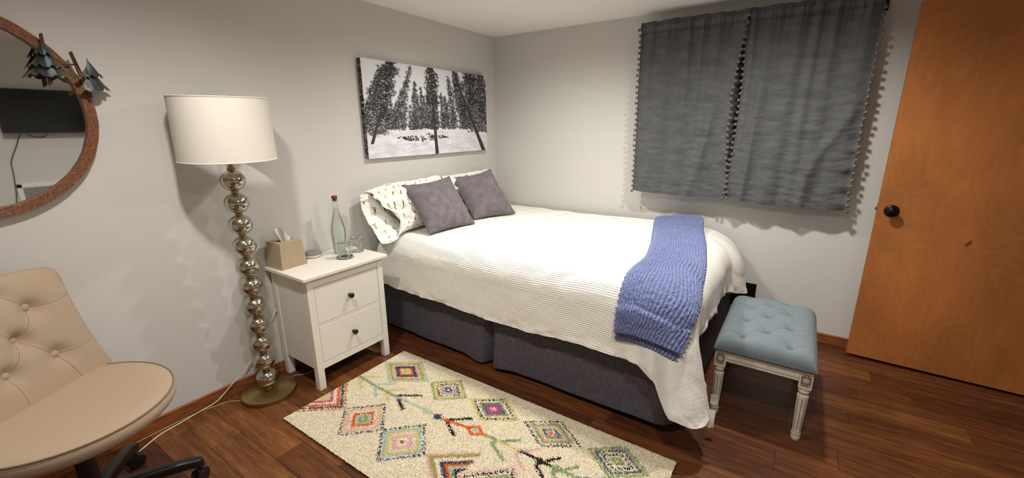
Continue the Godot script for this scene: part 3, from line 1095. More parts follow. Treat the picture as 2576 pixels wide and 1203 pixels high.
func bed():
	# a queen-size bed turned a touch off the wall
	bed_xf = Transform3D(Basis(Vector3.UP, 0.0), Vector3.ZERO)
	var ang := 0.022
	var piv := Vector3(-0.045, 0, 2.1)
	bed_xf = Transform3D(Basis(Vector3.UP, -ang), Vector3.ZERO)
	bed_xf.origin = piv - bed_xf.basis * Vector3(0, 0, 2.1)
	var t := thing("bed", "low bed with mattress and box spring standing in the corner", "bed")
	var put := func(called: String, c: Vector3, s: Vector3, bev: float, m: Material):
		var b := MB.new()
		b.box(c, s, bev, bed_xf)
		return part(called, b, m, t)
	put.call("mattress", Vector3(-0.69, 0.53, 1.05), Vector3(1.32, 0.24, 1.92), 0.07, M.mattress)
	put.call("box_spring", Vector3(-0.70, 0.31, 1.05), Vector3(1.36, 0.20, 1.94), 0.03, M.mattress)
	put.call("bed_frame", Vector3(-0.70, 0.195, 1.075), Vector3(1.36, 0.03, 1.98), 0.004, M.black_metal)
	for c in [Vector3(-0.08, 0.09, 0.12), Vector3(-1.30, 0.09, 0.12), Vector3(-0.08, 0.09, 2.0), Vector3(-1.30, 0.09, 2.0), Vector3(-0.7, 0.09, 1.05)]:
		put.call("leg", c, Vector3(0.035, 0.18, 0.035), 0.004, M.black_metal)
	# steel plates at the foot corners of the frame
	put.call("bracket", Vector3(-0.012, 0.255, 2.16), Vector3(0.008, 0.18, 0.17), 0.001, M.black_metal)
	# bed skirt
	var b := MB.new()
	b.grid(420, 30, skirt_at, false, false, true, func(i, j): return Vector2(i * 3.4, j * 0.36))
	solo("bed_skirt", b, M.skirt, "dark grey bed skirt with an inverted pleat hanging to the floor", "bed skirt")
	# fitted sheet showing at the mattress corner by the nightstand
	b = MB.new()
	b.box(Vector3(-0.71, 0.565, 0.62), Vector3(1.38, 0.20, 1.14), 0.08, bed_xf)
	solo("fitted_sheet", b, M.print, "printed white fitted sheet peeping out at the mattress corner by the nightstand", "sheet")
	# bedspread: the top with the near side, a fan round the corner, and the foot side; each hem is turned under
	b = MB.new()
	var zi := BED_END - RHO
	var bi := BED_W - RHO
	var lay := func(a: float, c: float, k: float, reach: float) -> Vector3:
		# k: 0 .. 1 up to the hem, past 1 it is turned under
		var p := cover_at(a, c, smoothstep(reach - 0.06, reach, k))
		if k > reach:
			p = cover_at(a, c, 1.0)
		return bed_world(p + Vector3(-0.045, 0, 0))
	var tuck := func(p: Vector3, over: float) -> Vector3:
		var inward := (Vector3(-0.7, 0, 1.2) - p) * Vector3(1, 0, 1)
		return p + inward.normalized() * 0.010 * minf(1.0, over / 0.006)
	b.grid(130, 720, func(i, j):
		var a: float = lerpf(0.10, zi, i)
		var m := bi + (RHO - 0.14) + hem_side(a)
		var c: float = lerpf(-0.005, m + 0.03, j)
		var over := maxf(0.0, c - m)
		var p: Vector3 = lay.call(a, m - over if over > 0.0 else c, c, m)
		return tuck.call(p, over) if over > 0.0 else p, false, false, false, func(i, j): return Vector2(i * zi, j * 1.76))
	b.grid(70, 220, func(i, j):
		var th := lerpf(PI / 2, 0.0, i)
		var m := (RHO - 0.14) + hem_corner(th)
		var d: float = lerpf(0.0, m + 0.03, j)
		var over := maxf(0.0, d - m)
		var dd := m - over if over > 0.0 else d
		var p: Vector3 = lay.call(zi + dd * cos(th), bi + dd * sin(th), d, m)
		return tuck.call(p, over) if over > 0.0 else p, false, false, false, func(i, j): var ang2: float = lerpf(PI / 2, 0.0, i); return Vector2(zi + j * 0.9 * cos(ang2), bi + j * 0.9 * sin(ang2)))
	b.grid(110, 120, func(i, j):
		var c := lerpf(bi, -0.005, i)
		var zf := lerpf(2.165, BED_END, smoothstep(0.0, 0.55, c)) - RHO
		var m := zf + (RHO - 0.14) + 0.37 + 0.05 * smoothstep(0.5, 0.0, c)
		var a: float = lerpf(zf, m + 0.03, j)
		var over := maxf(0.0, a - m)
		var p: Vector3 = lay.call(m - over if over > 0.0 else a, c, a, m)
		return tuck.call(p, over) if over > 0.0 else p, false, false, false, func(i, j): return Vector2(zi + j * 0.5, (1.0 - i) * bi))
	# the strip of top between the two, where the foot edge bows out
	b.grid(110, 6, func(i, j):
		var c := lerpf(bi, -0.005, i)
		var zf := lerpf(2.165, BED_END, smoothstep(0.0, 0.55, c)) - RHO
		return lay.call(lerpf(zi, zf, j), c, 0.0, 9.0), false, false, false, func(i, j): return Vector2(zi, (1.0 - i) * bi))
	var spread := solo("bedspread", b, M.cover, "off-white ribbed cotton bedspread draped over the bed", "bedspread")
	# white care labels sewn into its lowest corner
	for q in [[Vector3(-1.505, 0.190, 2.214), 0.2, 0.085, 0.034], [Vector3(-1.352, 0.190, 2.206), 0.55, 0.055, 0.03]]:
		b = MB.new()
		var o: Vector3 = q[0]
		b.grid(6, 12, func(i, j2): return o + Vector3(0.35 * (i - 0.5) * q[3] + 0.004 * sin(4.0 * j2 + q[1] * 9.0), -(j2 - 0.5) * q[2] + 0.004 * sin(i * 9.0) * j2, (i - 0.5) * q[3]))
		part("care_label", b, M.label_white, spread)

func skirt_at(i: float, j: float) -> Vector3:
	# runs down the near side and round the foot; j from the top down
	var L1 := 2.055
	var L2 := 1.30
	var s := i * (L1 + L2)
	var y := lerpf(0.40, 0.034, j)
	var flare := 0.012 + 0.028 * j
	# inverted pleat half way
	var c := (s - 0.985) / 0.026
	var pleat := exp(-c * c) * 0.075 * (0.3 + 0.7 * j)
	var bulge := 0.018 * j * (exp(-pow((s - 0.90) / 0.10, 2)) + exp(-pow((s - 1.07) / 0.08, 2)))
	var w := 0.012 * j * nz.get_noise_2d(s * 120.0, j * 30.0) + 0.005 * nz.get_noise_2d(s * 260.0 + j * 90.0, j * 120.0)
	y -= 0.012 * j * exp(-pow((s - 0.92) / 0.09, 2)) + 0.012 * j * exp(-pow((s - 1.03) / 0.06, 2)) - 0.012 * j * smoothstep(1.4, 2.0, s)
	var o := flare + bulge - pleat + w
	var r := 0.03
	var p: Vector3
	var rc := 0.09
	var arc := rc * PI / 2
	if s < L1 - rc:
		p = Vector3(-1.395 - o, y, 0.04 + s)
	elif s < L1 - rc + arc:
		var a := (s - L1 + rc) / rc
		p = Vector3(-1.395 + rc - (rc + o * cos(a) + 0.3 * o * sin(a)) * cos(a), y, 0.04 + L1 - rc + (rc + o * 0.3) * sin(a))
	else:
		p = Vector3(-1.395 + rc + (s - L1 + rc - arc), y, 0.04 + L1 + o * 0.3)
	return bed_world(p)

func quad_at(c: Array, u: float, v: float) -> Vector3:   # c: bottom left, bottom right, top left, top right; u, v in -1 .. 1
	return lerp(lerp(c[0], c[1], (u + 1) / 2), lerp(c[2], c[3], (u + 1) / 2), (v + 1) / 2)

func pillows():
	# two sleeping pillows against the wall, the cases open at their outer end
	var defs := [
		[[Vector3(-1.49, 0.720, 0.240), Vector3(-0.83, 0.728, 0.240), Vector3(-1.49, 1.032, 0.062), Vector3(-0.83, 1.045, 0.062)], "white pillow printed with tiny surfers, its case open beside the nightstand", 1.0],
		[[Vector3(-0.80, 0.740, 0.20), Vector3(-0.14, 0.740, 0.20), Vector3(-0.81, 1.03, 0.062), Vector3(-0.22, 1.038, 0.062)], "white pillow printed with tiny surfers in the corner behind the second grey cushion", 7.0],
	]
	for d in defs:
		var c: Array = d[0]
		var sd: float = d[2]
		var n: Vector3 = (c[1] - c[0]).cross(c[2] - c[0]).normalized()
		var open: bool = sd < 2.0
		var fn := func(i: float, j: float) -> Vector3:
			var th := TAU * j
			var u := lerpf(-1.0, 1.0, i)
			if not open:
				u = -cos(PI * i)
			var cs := cos(th)
			var sn := sin(th)
			var v := signf(cs) * pow(absf(cs), 0.75)
			var T := 0.066 * pow(maxf(0.0, 1.0 - pow(absf(u), 4.0)), 0.5)
			if open:
				T = lerpf(lerpf(0.022, 0.066, smoothstep(-1.0, -0.35, u)), 0.0, pow(clampf(u, 0, 1), 5.0))
			var th2 := signf(sn) * pow(absf(sn), 0.9)
			var k := 1.0 - 0.06 * (1.0 - u * u) if absf(v) > 0.9 else 1.0
			var p := quad_at(c, u, v * k)
			p += n * th2 * T
			if open:
				# the case runs on past the pillow: the wall side far out and down, the room side folded back
				var e := clampf(-0.5 - u, 0.0, 0.5) / 0.5
				var rear := clampf(0.5 - sn * 1.2, 0.0, 1.0)
				var left: Vector3 = (c[0] - c[1]).normalized()
				var upw: Vector3 = (c[2] - c[0]).normalized()
				p += left * e * e * lerpf(0.015, 0.085, rear)
				p -= left * e * e * 0.105 * (1.0 - rear) * exp(-pow((v + 0.5) / 0.5, 2))
				p += n * e * e * (1.0 - rear) * 0.012 * exp(-pow((v + 0.1) / 0.6, 2))
				p -= n * e * e * rear * 0.03 * (1.0 - v * v)
				p += upw * e * e * (-0.035 * smoothstep(0.3, 1.0, v) - 0.045 * smoothstep(0.2, 1.0, -v))
			var cr := 0.020 * nz.get_noise_2d(u * 110.0 + sd * 50.0, v * 90.0 + sn * 40.0) + 0.011 * nz.get_noise_2d(u * 260.0 + sd * 80.0, v * 300.0 + sn * 60.0)
			# creases that run out from the lower left
			cr += 0.009 * sin(u * 9.0 + v * 13.0 + 4.0 * nz.get_noise_2d(u * 60.0, v * 60.0)) * (0.5 + 0.5 * sn)
			p += n * cr
			p.z = maxf(p.z, 0.012)
			return p
		var b := MB.new()
		b.grid(110, 120, fn, false, true, false, func(i, j): return Vector2(i * 1.15 + sd * 0.13, j * 1.6))
		solo("pillow", b, M.print, d[1], "pillow", "printed bed pillows")
	# grey velvet cushions leaning on them
	var cs := [
		[[Vector3(-1.316, 0.722, 0.416), Vector3(-0.918, 0.722, 0.468), Vector3(-1.272, 1.012, 0.125), Vector3(-0.862, 1.037, 0.190)], "grey velvet square cushion leaning on the pillow nearer the nightstand"],
		[[Vector3(-0.800, 0.722, 0.380), Vector3(-0.450, 0.722, 0.512), Vector3(-0.735, 1.010, 0.085), Vector3(-0.425, 1.056, 0.250)], "grey velvet square cushion in the corner, leaning nearer the window wall"],
	]
	for k in 2:
		var c: Array = cs[k][0]
		var n: Vector3 = (c[1] - c[0]).cross(c[2] - c[0]).normalized()
		var t := thing("cushion", cs[k][1], "cushion", Vector3.ZERO, 0, "grey velvet cushions on the bed")
		var mid := func(u: float, v: float) -> Vector3:
			var uu := u * (1.0 - 0.055 * (1.0 - v * v))
			var vv := v * (1.0 - (0.11 if v > 0.0 else 0.06) * (1.0 - u * u))
			return quad_at(c, uu, vv)
		var T := func(u: float, v: float) -> float:
			return 0.074 * pow(maxf(0.0, (1.0 - pow(absf(u), 2.6)) * (1.0 - pow(absf(v), 2.6))), 0.55)
		var cre := func(u: float, v: float) -> float:
			return (0.010 * nz.get_noise_2d(u * 120.0 + k * 200.0, v * 120.0) + 0.004 * nz.get_noise_2d(u * 340.0 + k * 90.0, v * 340.0)
				- 0.014 * exp(-pow((u - 0.42 + v * 0.35) / 0.10, 2)) * smoothstep(-0.2, -0.7, v) - 0.010 * exp(-pow((u - 0.10 + v * 0.5) / 0.08, 2)) * smoothstep(-0.4, -0.8, v) - 0.010 * exp(-pow((u - v * 0.9 + 0.12) / 0.07, 2)) * smoothstep(0.5, 0.85, v)) * (1.0 - maxf(absf(u), absf(v)))
		var b := MB.new()
		b.puff(54, 54, mid, func(u, v, p): return p + n * (T.call(u, v) + cre.call(u, v)), func(u, v, p): return p - n * T.call(u, v) * 0.85)
		part("cover", b, M.velvet, t)
		b = MB.new()
		var pts := []
		for e in 4:
			for i in 24:
				var s := -1.0 + 2.0 * i / 24.0
				var uv: Vector2 = [Vector2(s, -1), Vector2(1, s), Vector2(-s, 1), Vector2(-1, -s)][e]
				pts.append(mid.call(uv.x, uv.y) + n * 0.002 * sin(i * 1.3 + e))
		b.tube(pts, 0.0062, 8, true)
		part("piping", b, M.piping, t)

func throw_blanket():
	# folded in a long strip across the foot end; s along the strip from wall_right over the near edge, q across it
	var Lp := [Vector2(1.53, 0.0), Vector2(1.735, 0.73), Vector2(1.806, 1.05), Vector2(1.801, 1.237), Vector2(1.817, 1.40), Vector2(1.82, 1.503), Vector2(1.82, 1.587)]
	var Rp := [Vector2(1.86, 0.0), Vector2(1.989, 0.513), Vector2(2.091, 1.018), Vector2(2.124, 1.246), Vector2(2.113, 1.335), Vector2(2.138, 1.42), Vector2(2.157, 1.494)]
	var Ts := [0.0, 0.42, 0.66, 0.79, 0.88, 0.945, 1.0]
	var pick := func(tb: Array, x: float) -> Vector2:
		for i in tb.size() - 1:
			if x <= Ts[i + 1]:
				return tb[i].lerp(tb[i + 1], (x - Ts[i]) / (Ts[i + 1] - Ts[i]))
		return tb[-1] + (tb[-1] - tb[-2]) * (x - 1.0) / (Ts[-1] - Ts[-2])
	var smooth := func(tb: Array, x: float) -> Vector2:
		return (pick.call(tb, maxf(0.0, x - 0.04)) + pick.call(tb, x) * 2.0 + pick.call(tb, x + 0.04)) / 4.0
	var layer := func(t0: float, t1: float, lift: float, thick: float, inset: float, wavy: float) -> MB:
		var fn := func(i: float, j: float) -> Vector3:
			# j goes once round the cross-section: over the top, then back underneath
			var tt := lerpf(t0, t1, i)
			var s := tt * 1.6
			var top := j < 0.8
			var q := j / 0.8 if top else 1.0 - (j - 0.8) / 0.2
			var l: Vector2 = smooth.call(Lp, tt)
			var r: Vector2 = smooth.call(Rp, tt)
			var ab := l.lerp(r, lerpf(inset, 1.0 - inset, q))
			var a := ab.x
			var b := maxf(ab.y, 0.004)
			var p := cover_base(a, b)
			var e := 0.01
			var n := (cover_base(a, b + e) - p).cross(cover_base(a + e, b) - p).normalized()
			if n.y < -0.2:
				n = -n
			var edge := pow(maxf(0.0, 1.0 - pow(absf(2.0 * q - 1.0), 8.0)), 0.5)
			var ends := smoothstep(0.0, 0.02, i) * smoothstep(1.0, 0.985, i)
			var h := lift * (smoothstep(0.0, 0.35, i) if lift > 0.03 else 1.0) + 0.004 + 0.045 * smoothstep(0.25, 0.0, b) * q
			if top:
				var wob := 2.2 * nz.get_noise_2d(s * 160.0, q * 40.0) + 1.0 * nz.get_noise_2d(s * 420.0, q * 90.0 + 9.0)
				var rib := absf(sin(PI * (q * 23.0 + wob * wavy)))
				var seg := 0.5 + 0.5 * sin(s * 210.0 + 9.0 * nz.get_noise_2d(q * 500.0, s * 90.0) + q * 14.0)
				var fur := 0.0036 * nz.get_noise_2d(s * 5200.0, q * 2600.0) + 0.002 * nz.get_noise_2d(s * 1500.0 + 70.0, q * 1100.0)
				h += thick * edge * (0.25 + 0.75 * ends) + (0.0135 * pow(rib, 0.38) * (0.88 + 0.12 * seg) - 0.009 + fur) * edge * (0.3 + 0.7 * ends)
				h += 0.012 * edge * nz.get_noise_2d(s * 90.0 + 40.0, q * 60.0)
			var side := 0.006 * sin(s * 250.0) * (1.0 - edge) * (1.0 if q > 0.5 else -1.0)
			p += n * h
			p.z += side
			return bed_world(p + Vector3(-0.045, 0, 0))
		var b := MB.new()
		b.grid(int(420 * (t1 - t0)) + 40, 250, fn, false, true, false)
		return b
	var t := thing("throw_blanket", "blue ribbed plush throw folded in a strip across the foot of the bed", "throw blanket")
	part("under_fold", layer.call(0.02, 1.035, 0.0, 0.018, 0.0, 0.5), M.plush, t)
	part("top_fold", layer.call(0.0, 0.985, 0.018, 0.020, 0.012, 0.5), M.plush, t)
	part("turned_end", layer.call(0.90, 1.0, 0.036, 0.014, 0.02, 0.5), M.plush, t)

func nightstand():
	var x0 := -2.166
	var x1 := -1.684
	var zb := 0.0156
	var zf := 0.371
	var t := thing("nightstand", "white wooden nightstand with two drawers and black knobs between floor lamp and bed", "nightstand")
	var b := MB.new()
	b.box(Vector3((x0 + x1) / 2, 0.6525, (zb + 0.3945) / 2), Vector3(x1 - x0 + 0.052, 0.018, 0.3945 - zb), 0.002)
	part("top", b, M.paint, t)
	var lw := 0.0387
	for p in [Vector2(x0, zb + 0.004), Vector2(x1 - lw, zb + 0.004), Vector2(x0, zf - lw), Vector2(x1 - lw, zf - lw)]:
		b = MB.new()
		b.box(Vector3(p.x + lw / 2, 0.3215, p.y + lw / 2), Vector3(lw, 0.643, lw), 0.0018)
		part("leg", b, M.paint, t)
	for x in [x0 + 0.012, x1 - 0.012]:
		b = MB.new()
		b.box(Vector3(x, 0.383, (zb + zf) / 2), Vector3(0.014, 0.52, zf - zb - 2 * lw + 0.006))
		part("side_panel", b, M.paint, t)
	b = MB.new()
	b.box(Vector3((x0 + x1) / 2, 0.383, zb + 0.012), Vector3(x1 - x0 - 2 * lw + 0.006, 0.52, 0.006))
	part("back_panel", b, M.paint, t)
	var xi0 := x0 + lw
	var xi1 := x1 - lw
	for q in [[0.594, 0.643, "top_rail"], [0.3685, 0.381, "middle_rail"], [0.117, 0.155, "bottom_rail"]]:
		b = MB.new()
		b.box(Vector3((xi0 + xi1) / 2, (q[0] + q[1]) / 2, zf - 0.012), Vector3(xi1 - xi0 + 0.004, q[1] - q[0], 0.018), 0.0012)
		part(q[2], b, M.paint, t)
	b = MB.new()
	b.box(Vector3((xi0 + xi1) / 2, 0.37, zf - 0.16), Vector3(xi1 - xi0 - 0.006, 0.43, 0.26))
	part("carcass", b, M.gap, t)
	for q in [[0.3835, 0.5905], [0.1575, 0.366]]:
		b = MB.new()
		b.box(Vector3((xi0 + xi1) / 2, (q[0] + q[1]) / 2, zf - 0.012), Vector3(xi1 - xi0 - 0.005, q[1] - q[0], 0.02), 0.0015)
		var d := part("drawer", b, M.paint, t)
		b = MB.new()
		b.lathe([Vector2(0.0095, 0.0), Vector2(0.0068, 0.004), Vector2(0.006, 0.011), Vector2(0.009, 0.015), Vector2(0.0148, 0.018), Vector2(0.0158, 0.022), Vector2(0.0145, 0.027), Vector2(0.009, 0.030), Vector2(0.0, 0.031)], 24, Transform3D(Basis(Vector3(1, 0, 0), PI / 2), Vector3((xi0 + xi1) / 2, (q[0] + q[1]) / 2, zf - 0.002)), 0.5)
		part("knob", b, M.black, d, Vector3.ZERO, "black round drawer knob")
	on_the_nightstand()

func on_the_nightstand():
	var Y := 0.6617
	# tissue box: a hollow cover, wider at the foot, with a slot in its top
	var t := thing("tissue_box", "sandy speckled square tissue box cover on the nightstand", "tissue box", Vector3(-2.102, Y, 0.088), 0.06)
	var b := MB.new()
	var hb := 0.074
	var ht := 0.0625
	var hh := 0.142
	var rim := [Vector3(-ht, hh, ht), Vector3(ht, hh, ht), Vector3(ht, hh, -ht), Vector3(-ht, hh, -ht)]
	var foot := [Vector3(-hb, 0, hb), Vector3(hb, 0, hb), Vector3(hb, 0, -hb), Vector3(-hb, 0, -hb)]
	var hole := []
	for i in 20:
		var a := -PI * 0.75 - TAU * i / 20.0
		hole.append(Vector3(cos(a) * 0.043, hh, -sin(a) * 0.022 * -1.0))
	for i in 4:
		var k := (i + 1) % 4
		b.face([foot[i], foot[k], rim[k], rim[i]])
	# top ring between the square rim and the oval slot, and the slot's lip
	for i in 40:
		var a0 := TAU * i / 40.0
		var a1 := TAU * (i + 1) / 40.0
		var sq := func(a: float) -> Vector3:
			var c := Vector2(cos(a), sin(a))
			return Vector3(c.x, 0, c.y) / maxf(absf(c.x), absf(c.y)) * ht + Vector3(0, hh, 0)
		var ov := func(a: float) -> Vector3: return Vector3(cos(a) * 0.043, hh, sin(a) * 0.026)
		b.face([ov.call(a0), ov.call(a1), sq.call(a1), sq.call(a0)])
		b.face([ov.call(a0), ov.call(a0) - Vector3(0, 0.008, 0), ov.call(a1) - Vector3(0, 0.008, 0), ov.call(a1)])
	b.face([foot[3], foot[2], foot[1], foot[0]])
	part("cover", b, M.stone, t)
	b = MB.new()
	b.box(Vector3(0, hh - 0.03, 0), Vector3(0.1, 0.02, 0.1))
	part("tissue_stack", b, M.gap, t)
	b = MB.new()   # a tissue pulled half out: a pleated fan
	b.grid(40, 20, func(i, j):
		var s: float = i * 2.0 - 1.0
		var y: float = hh - 0.022 + j * (0.100 - 0.045 * absf(s + 0.35) - 0.010 * s)
		var sp: float = 0.018 + 0.030 * j
		return Vector3(s * sp - 0.012 * j + 0.010, y, 0.010 * sin(s * 7.0 + 1.0) * (1.0 - 0.3 * j) + 0.012 * j * cos(s * 3.0) - 0.004))
	part("tissue", b, M.tissue, t)
	# smart speaker
	t = thing("smart_speaker", "small round smart speaker with grey fabric top behind the tissue box", "speaker", Vector3(-1.934, Y, 0.068))
	b = MB.new()
	b.lathe([Vector2(0.0, 0.001), Vector2(0.032, 0.0), Vector2(0.043, 0.004), Vector2(0.0485, 0.012), Vector2(0.049, 0.018)], 40)
	part("base", b, M.plastic_white, t)
	b = MB.new()
	b.lathe([Vector2(0.0488, 0.018), Vector2(0.0482, 0.023), Vector2(0.044, 0.032), Vector2(0.034, 0.038), Vector2(0.018, 0.0412), Vector2(0.0, 0.042)], 40)
	part("fabric_top", b, M.speaker_cloth, t)
	# bottle of water
	t = thing("water_bottle", "clear textured glass water bottle with red-brown stopper on the nightstand", "bottle", Vector3(-1.792, Y, 0.125))
	var outer := [Vector2(0.0, 0.004), Vector2(0.024, 0.002), Vector2(0.031, 0.0), Vector2(0.0345, 0.004), Vector2(0.0355, 0.03), Vector2(0.0380, 0.07), Vector2(0.0412, 0.105), Vector2(0.0420, 0.130), Vector2(0.0398, 0.158), Vector2(0.0335, 0.190), Vector2(0.0245, 0.222), Vector2(0.0182, 0.248), Vector2(0.0157, 0.268), Vector2(0.0147, 0.30), Vector2(0.0145, 0.314), Vector2(0.0165, 0.316), Vector2(0.0165, 0.326), Vector2(0.0148, 0.328)]
	var prof := outer.duplicate()
	for i in range(outer.size() - 4, 4, -1):
		prof.append(Vector2(outer[i].x - 0.0028, outer[i].y))
	prof.append(Vector2(0.028, 0.008)); prof.append(Vector2(0.0, 0.011))
	b = MB.new()
	b.lathe(prof, 48, Transform3D.IDENTITY, 0.3)
	part("glass", b, M.bottle, t)
	var wp := [Vector2(0.0, 0.0118), Vector2(0.0275, 0.0095)]
	for i in range(4, 13):
		wp.append(Vector2(outer[i].x - 0.0034, maxf(outer[i].y, 0.012)))
	wp.append(Vector2(0.0118, 0.272)); wp.append(Vector2(0.0, 0.272))
	b = MB.new()
	b.lathe(wp, 40, Transform3D.IDENTITY, 0.4)
	part("water", b, M.water, t)
	b = MB.new()
	b.lathe([Vector2(0.0, 0.318), Vector2(0.0092, 0.318), Vector2(0.0112, 0.333), Vector2(0.0160, 0.334), Vector2(0.0165, 0.338), Vector2(0.0165, 0.347), Vector2(0.0150, 0.350), Vector2(0.0, 0.351)], 28)
	part("stopper", b, M.cork, t)
	# coaster and two upturned tumblers
	t = thing("coaster", "round dark coaster with a chalky wavy rim under the front tumbler", "coaster", Vector3(-1.838, Y, 0.236))
	b = MB.new()
	b.lathe([Vector2(0.0, 0.0), Vector2(0.048, 0.0), Vector2(0.050, 0.003), Vector2(0.049, 0.0055), Vector2(0.046, 0.0065), Vector2(0.0, 0.0065)], 40)
	part("disc", b, M.slate, t)
	b = MB.new()
	b.grid(80, 4, func(i, j):
		var a: float = TAU * i
		var rr: float = 0.0450 + 0.004 * j + 0.0016 * sin(a * 11.0) * j
		return Vector3(cos(a) * rr, 0.0068 - 0.0012 * j * j, sin(a) * rr), true, false, true)
	part("rim", b, M.chalk, t)
	var tp := [Vector2(0.0346, 0.0), Vector2(0.0356, 0.001), Vector2(0.0364, 0.012), Vector2(0.0358, 0.022), Vector2(0.0318, 0.088), Vector2(0.0295, 0.0935), Vector2(0.0, 0.094), Vector2(0.0, 0.085), Vector2(0.0278, 0.0845), Vector2(0.0300, 0.080), Vector2(0.0338, 0.022), Vector2(0.0342, 0.002), Vector2(0.0346, 0.0)]
	for k in 2:
		var g := thing("tumbler", ["clear glass tumbler upturned on the dark coaster", "clear glass tumbler upturned on bare white wood beside the bed"][k], "glass", [Vector3(-1.840, Y + 0.0066, 0.234), Vector3(-1.716, Y, 0.190)][k], 0, "upturned tumblers")
		b = MB.new()
		b.lathe(tp, 40, Transform3D.IDENTITY, 0.4)
		part("bowl", b, M.glass, g)

func floor_lamp():
	var t := thing("floor_lamp", "floor lamp of stacked mercury glass balls with a white drum shade", "floor lamp", Vector3(-2.329, 0, 0.150))
	var b := MB.new()
	b.lathe([Vector2(0.0, 0.0), Vector2(0.131, 0.0), Vector2(0.134, 0.003), Vector2(0.134, 0.021), Vector2(0.132, 0.0245), Vector2(0.128, 0.026), Vector2(0.02, 0.032), Vector2(0.016, 0.05), Vector2(0.0, 0.05)], 64, Transform3D.IDENTITY, 0.9)
	part("base", b, M.brass, t)
	# the column leans a little into the room
	var lean := Basis(Vector3(0.93, 0, 0.37).normalized(), 0.040)
	var ball := MB.new()
	var prof := []
	for i in 25:
		var a := -PI / 2 + PI * i / 24.0
		prof.append(Vector2(maxf(0.0, cos(a)) * 0.0530, sin(a) * 0.0492))
	ball.lathe(prof, 40, Transform3D.IDENTITY, 0.3)
	var bm := ball.mesh()
	var ring := MB.new()
	ring.lathe([Vector2(0.0, -0.0085), Vector2(0.0145, -0.0085), Vector2(0.0165, -0.006), Vector2(0.0165, 0.006), Vector2(0.0145, 0.0085), Vector2(0.0, 0.0085)], 24)
	var rm := ring.mesh()
	for i in 11:
		var y := 0.099 + 0.1066 * i
		var o := part("ball", bm, M.mercury, t, lean * Vector3(0, y, 0))
		o.basis = lean * Basis(Vector3.UP, i * 1.7)
		part("collar", rm, M.brass, t, lean * Vector3(0, y + 0.0533, 0)).basis = lean
	b = MB.new()
	b.lathe([Vector2(0.0, 1.22), Vector2(0.0155, 1.222), Vector2(0.0155, 1.226), Vector2(0.0105, 1.230), Vector2(0.0105, 1.33), Vector2(0.018, 1.335), Vector2(0.018, 1.375), Vector2(0.0, 1.376)], 24)
	part("neck", b, M.brass, t).basis = lean
	b = MB.new()
	b.lathe([Vector2(0.012, 1.376), Vector2(0.016, 1.39), Vector2(0.028, 1.42), Vector2(0.030, 1.44), Vector2(0.022, 1.462), Vector2(0.0, 1.470)], 24)
	part("bulb", b, M.bulb, t).basis = lean
	# harp and the spider that carries the shade
	b = MB.new()
	var pts := []
	for i in 21:
		var a := PI * i / 20.0
		pts.append(Vector3(cos(a) * 0.05, 1.36 + sin(a) * 0.145, 0))
	b.tube(pts, 0.0022, 6)
	for k in 3:
		var a := TAU * k / 3.0 + 0.4
		b.tube([Vector3(0, 1.507, 0), Vector3(cos(a) * 0.184, 1.507, sin(a) * 0.184), Vector3(cos(a) * 0.1885, 1.53, sin(a) * 0.1885)], 0.0022, 6)
	part("harp", b, M.brass, t).basis = lean
	b = MB.new()
	b.lathe([Vector2(0.0, 1.503), Vector2(0.01, 1.504), Vector2(0.008, 1.514), Vector2(0.005, 1.52), Vector2(0.0, 1.522)], 16)
	part("finial", b, M.brass, t).basis = lean
	b = MB.new()
	var R := 0.1955
	b.lathe([Vector2(R - 0.0016, 1.263), Vector2(R, 1.262), Vector2(R - 0.004, 1.537), Vector2(R - 0.0056, 1.538), Vector2(R - 0.0016, 1.263)], 96, Transform3D.IDENTITY, 0.9)
	part("shade", b, M.shade, t).basis = lean
	b = MB.new()
	for y in [1.2635, 1.5355]:
		var r := R if y < 1.3 else R - 0.004
		var c := []
		for i in 96:
			c.append(Vector3(cos(TAU * i / 96) * r, y, sin(TAU * i / 96) * r))
		b.tube(c, 0.0022, 6, true)
	part("shade_trim", b, M.shade, t).basis = lean

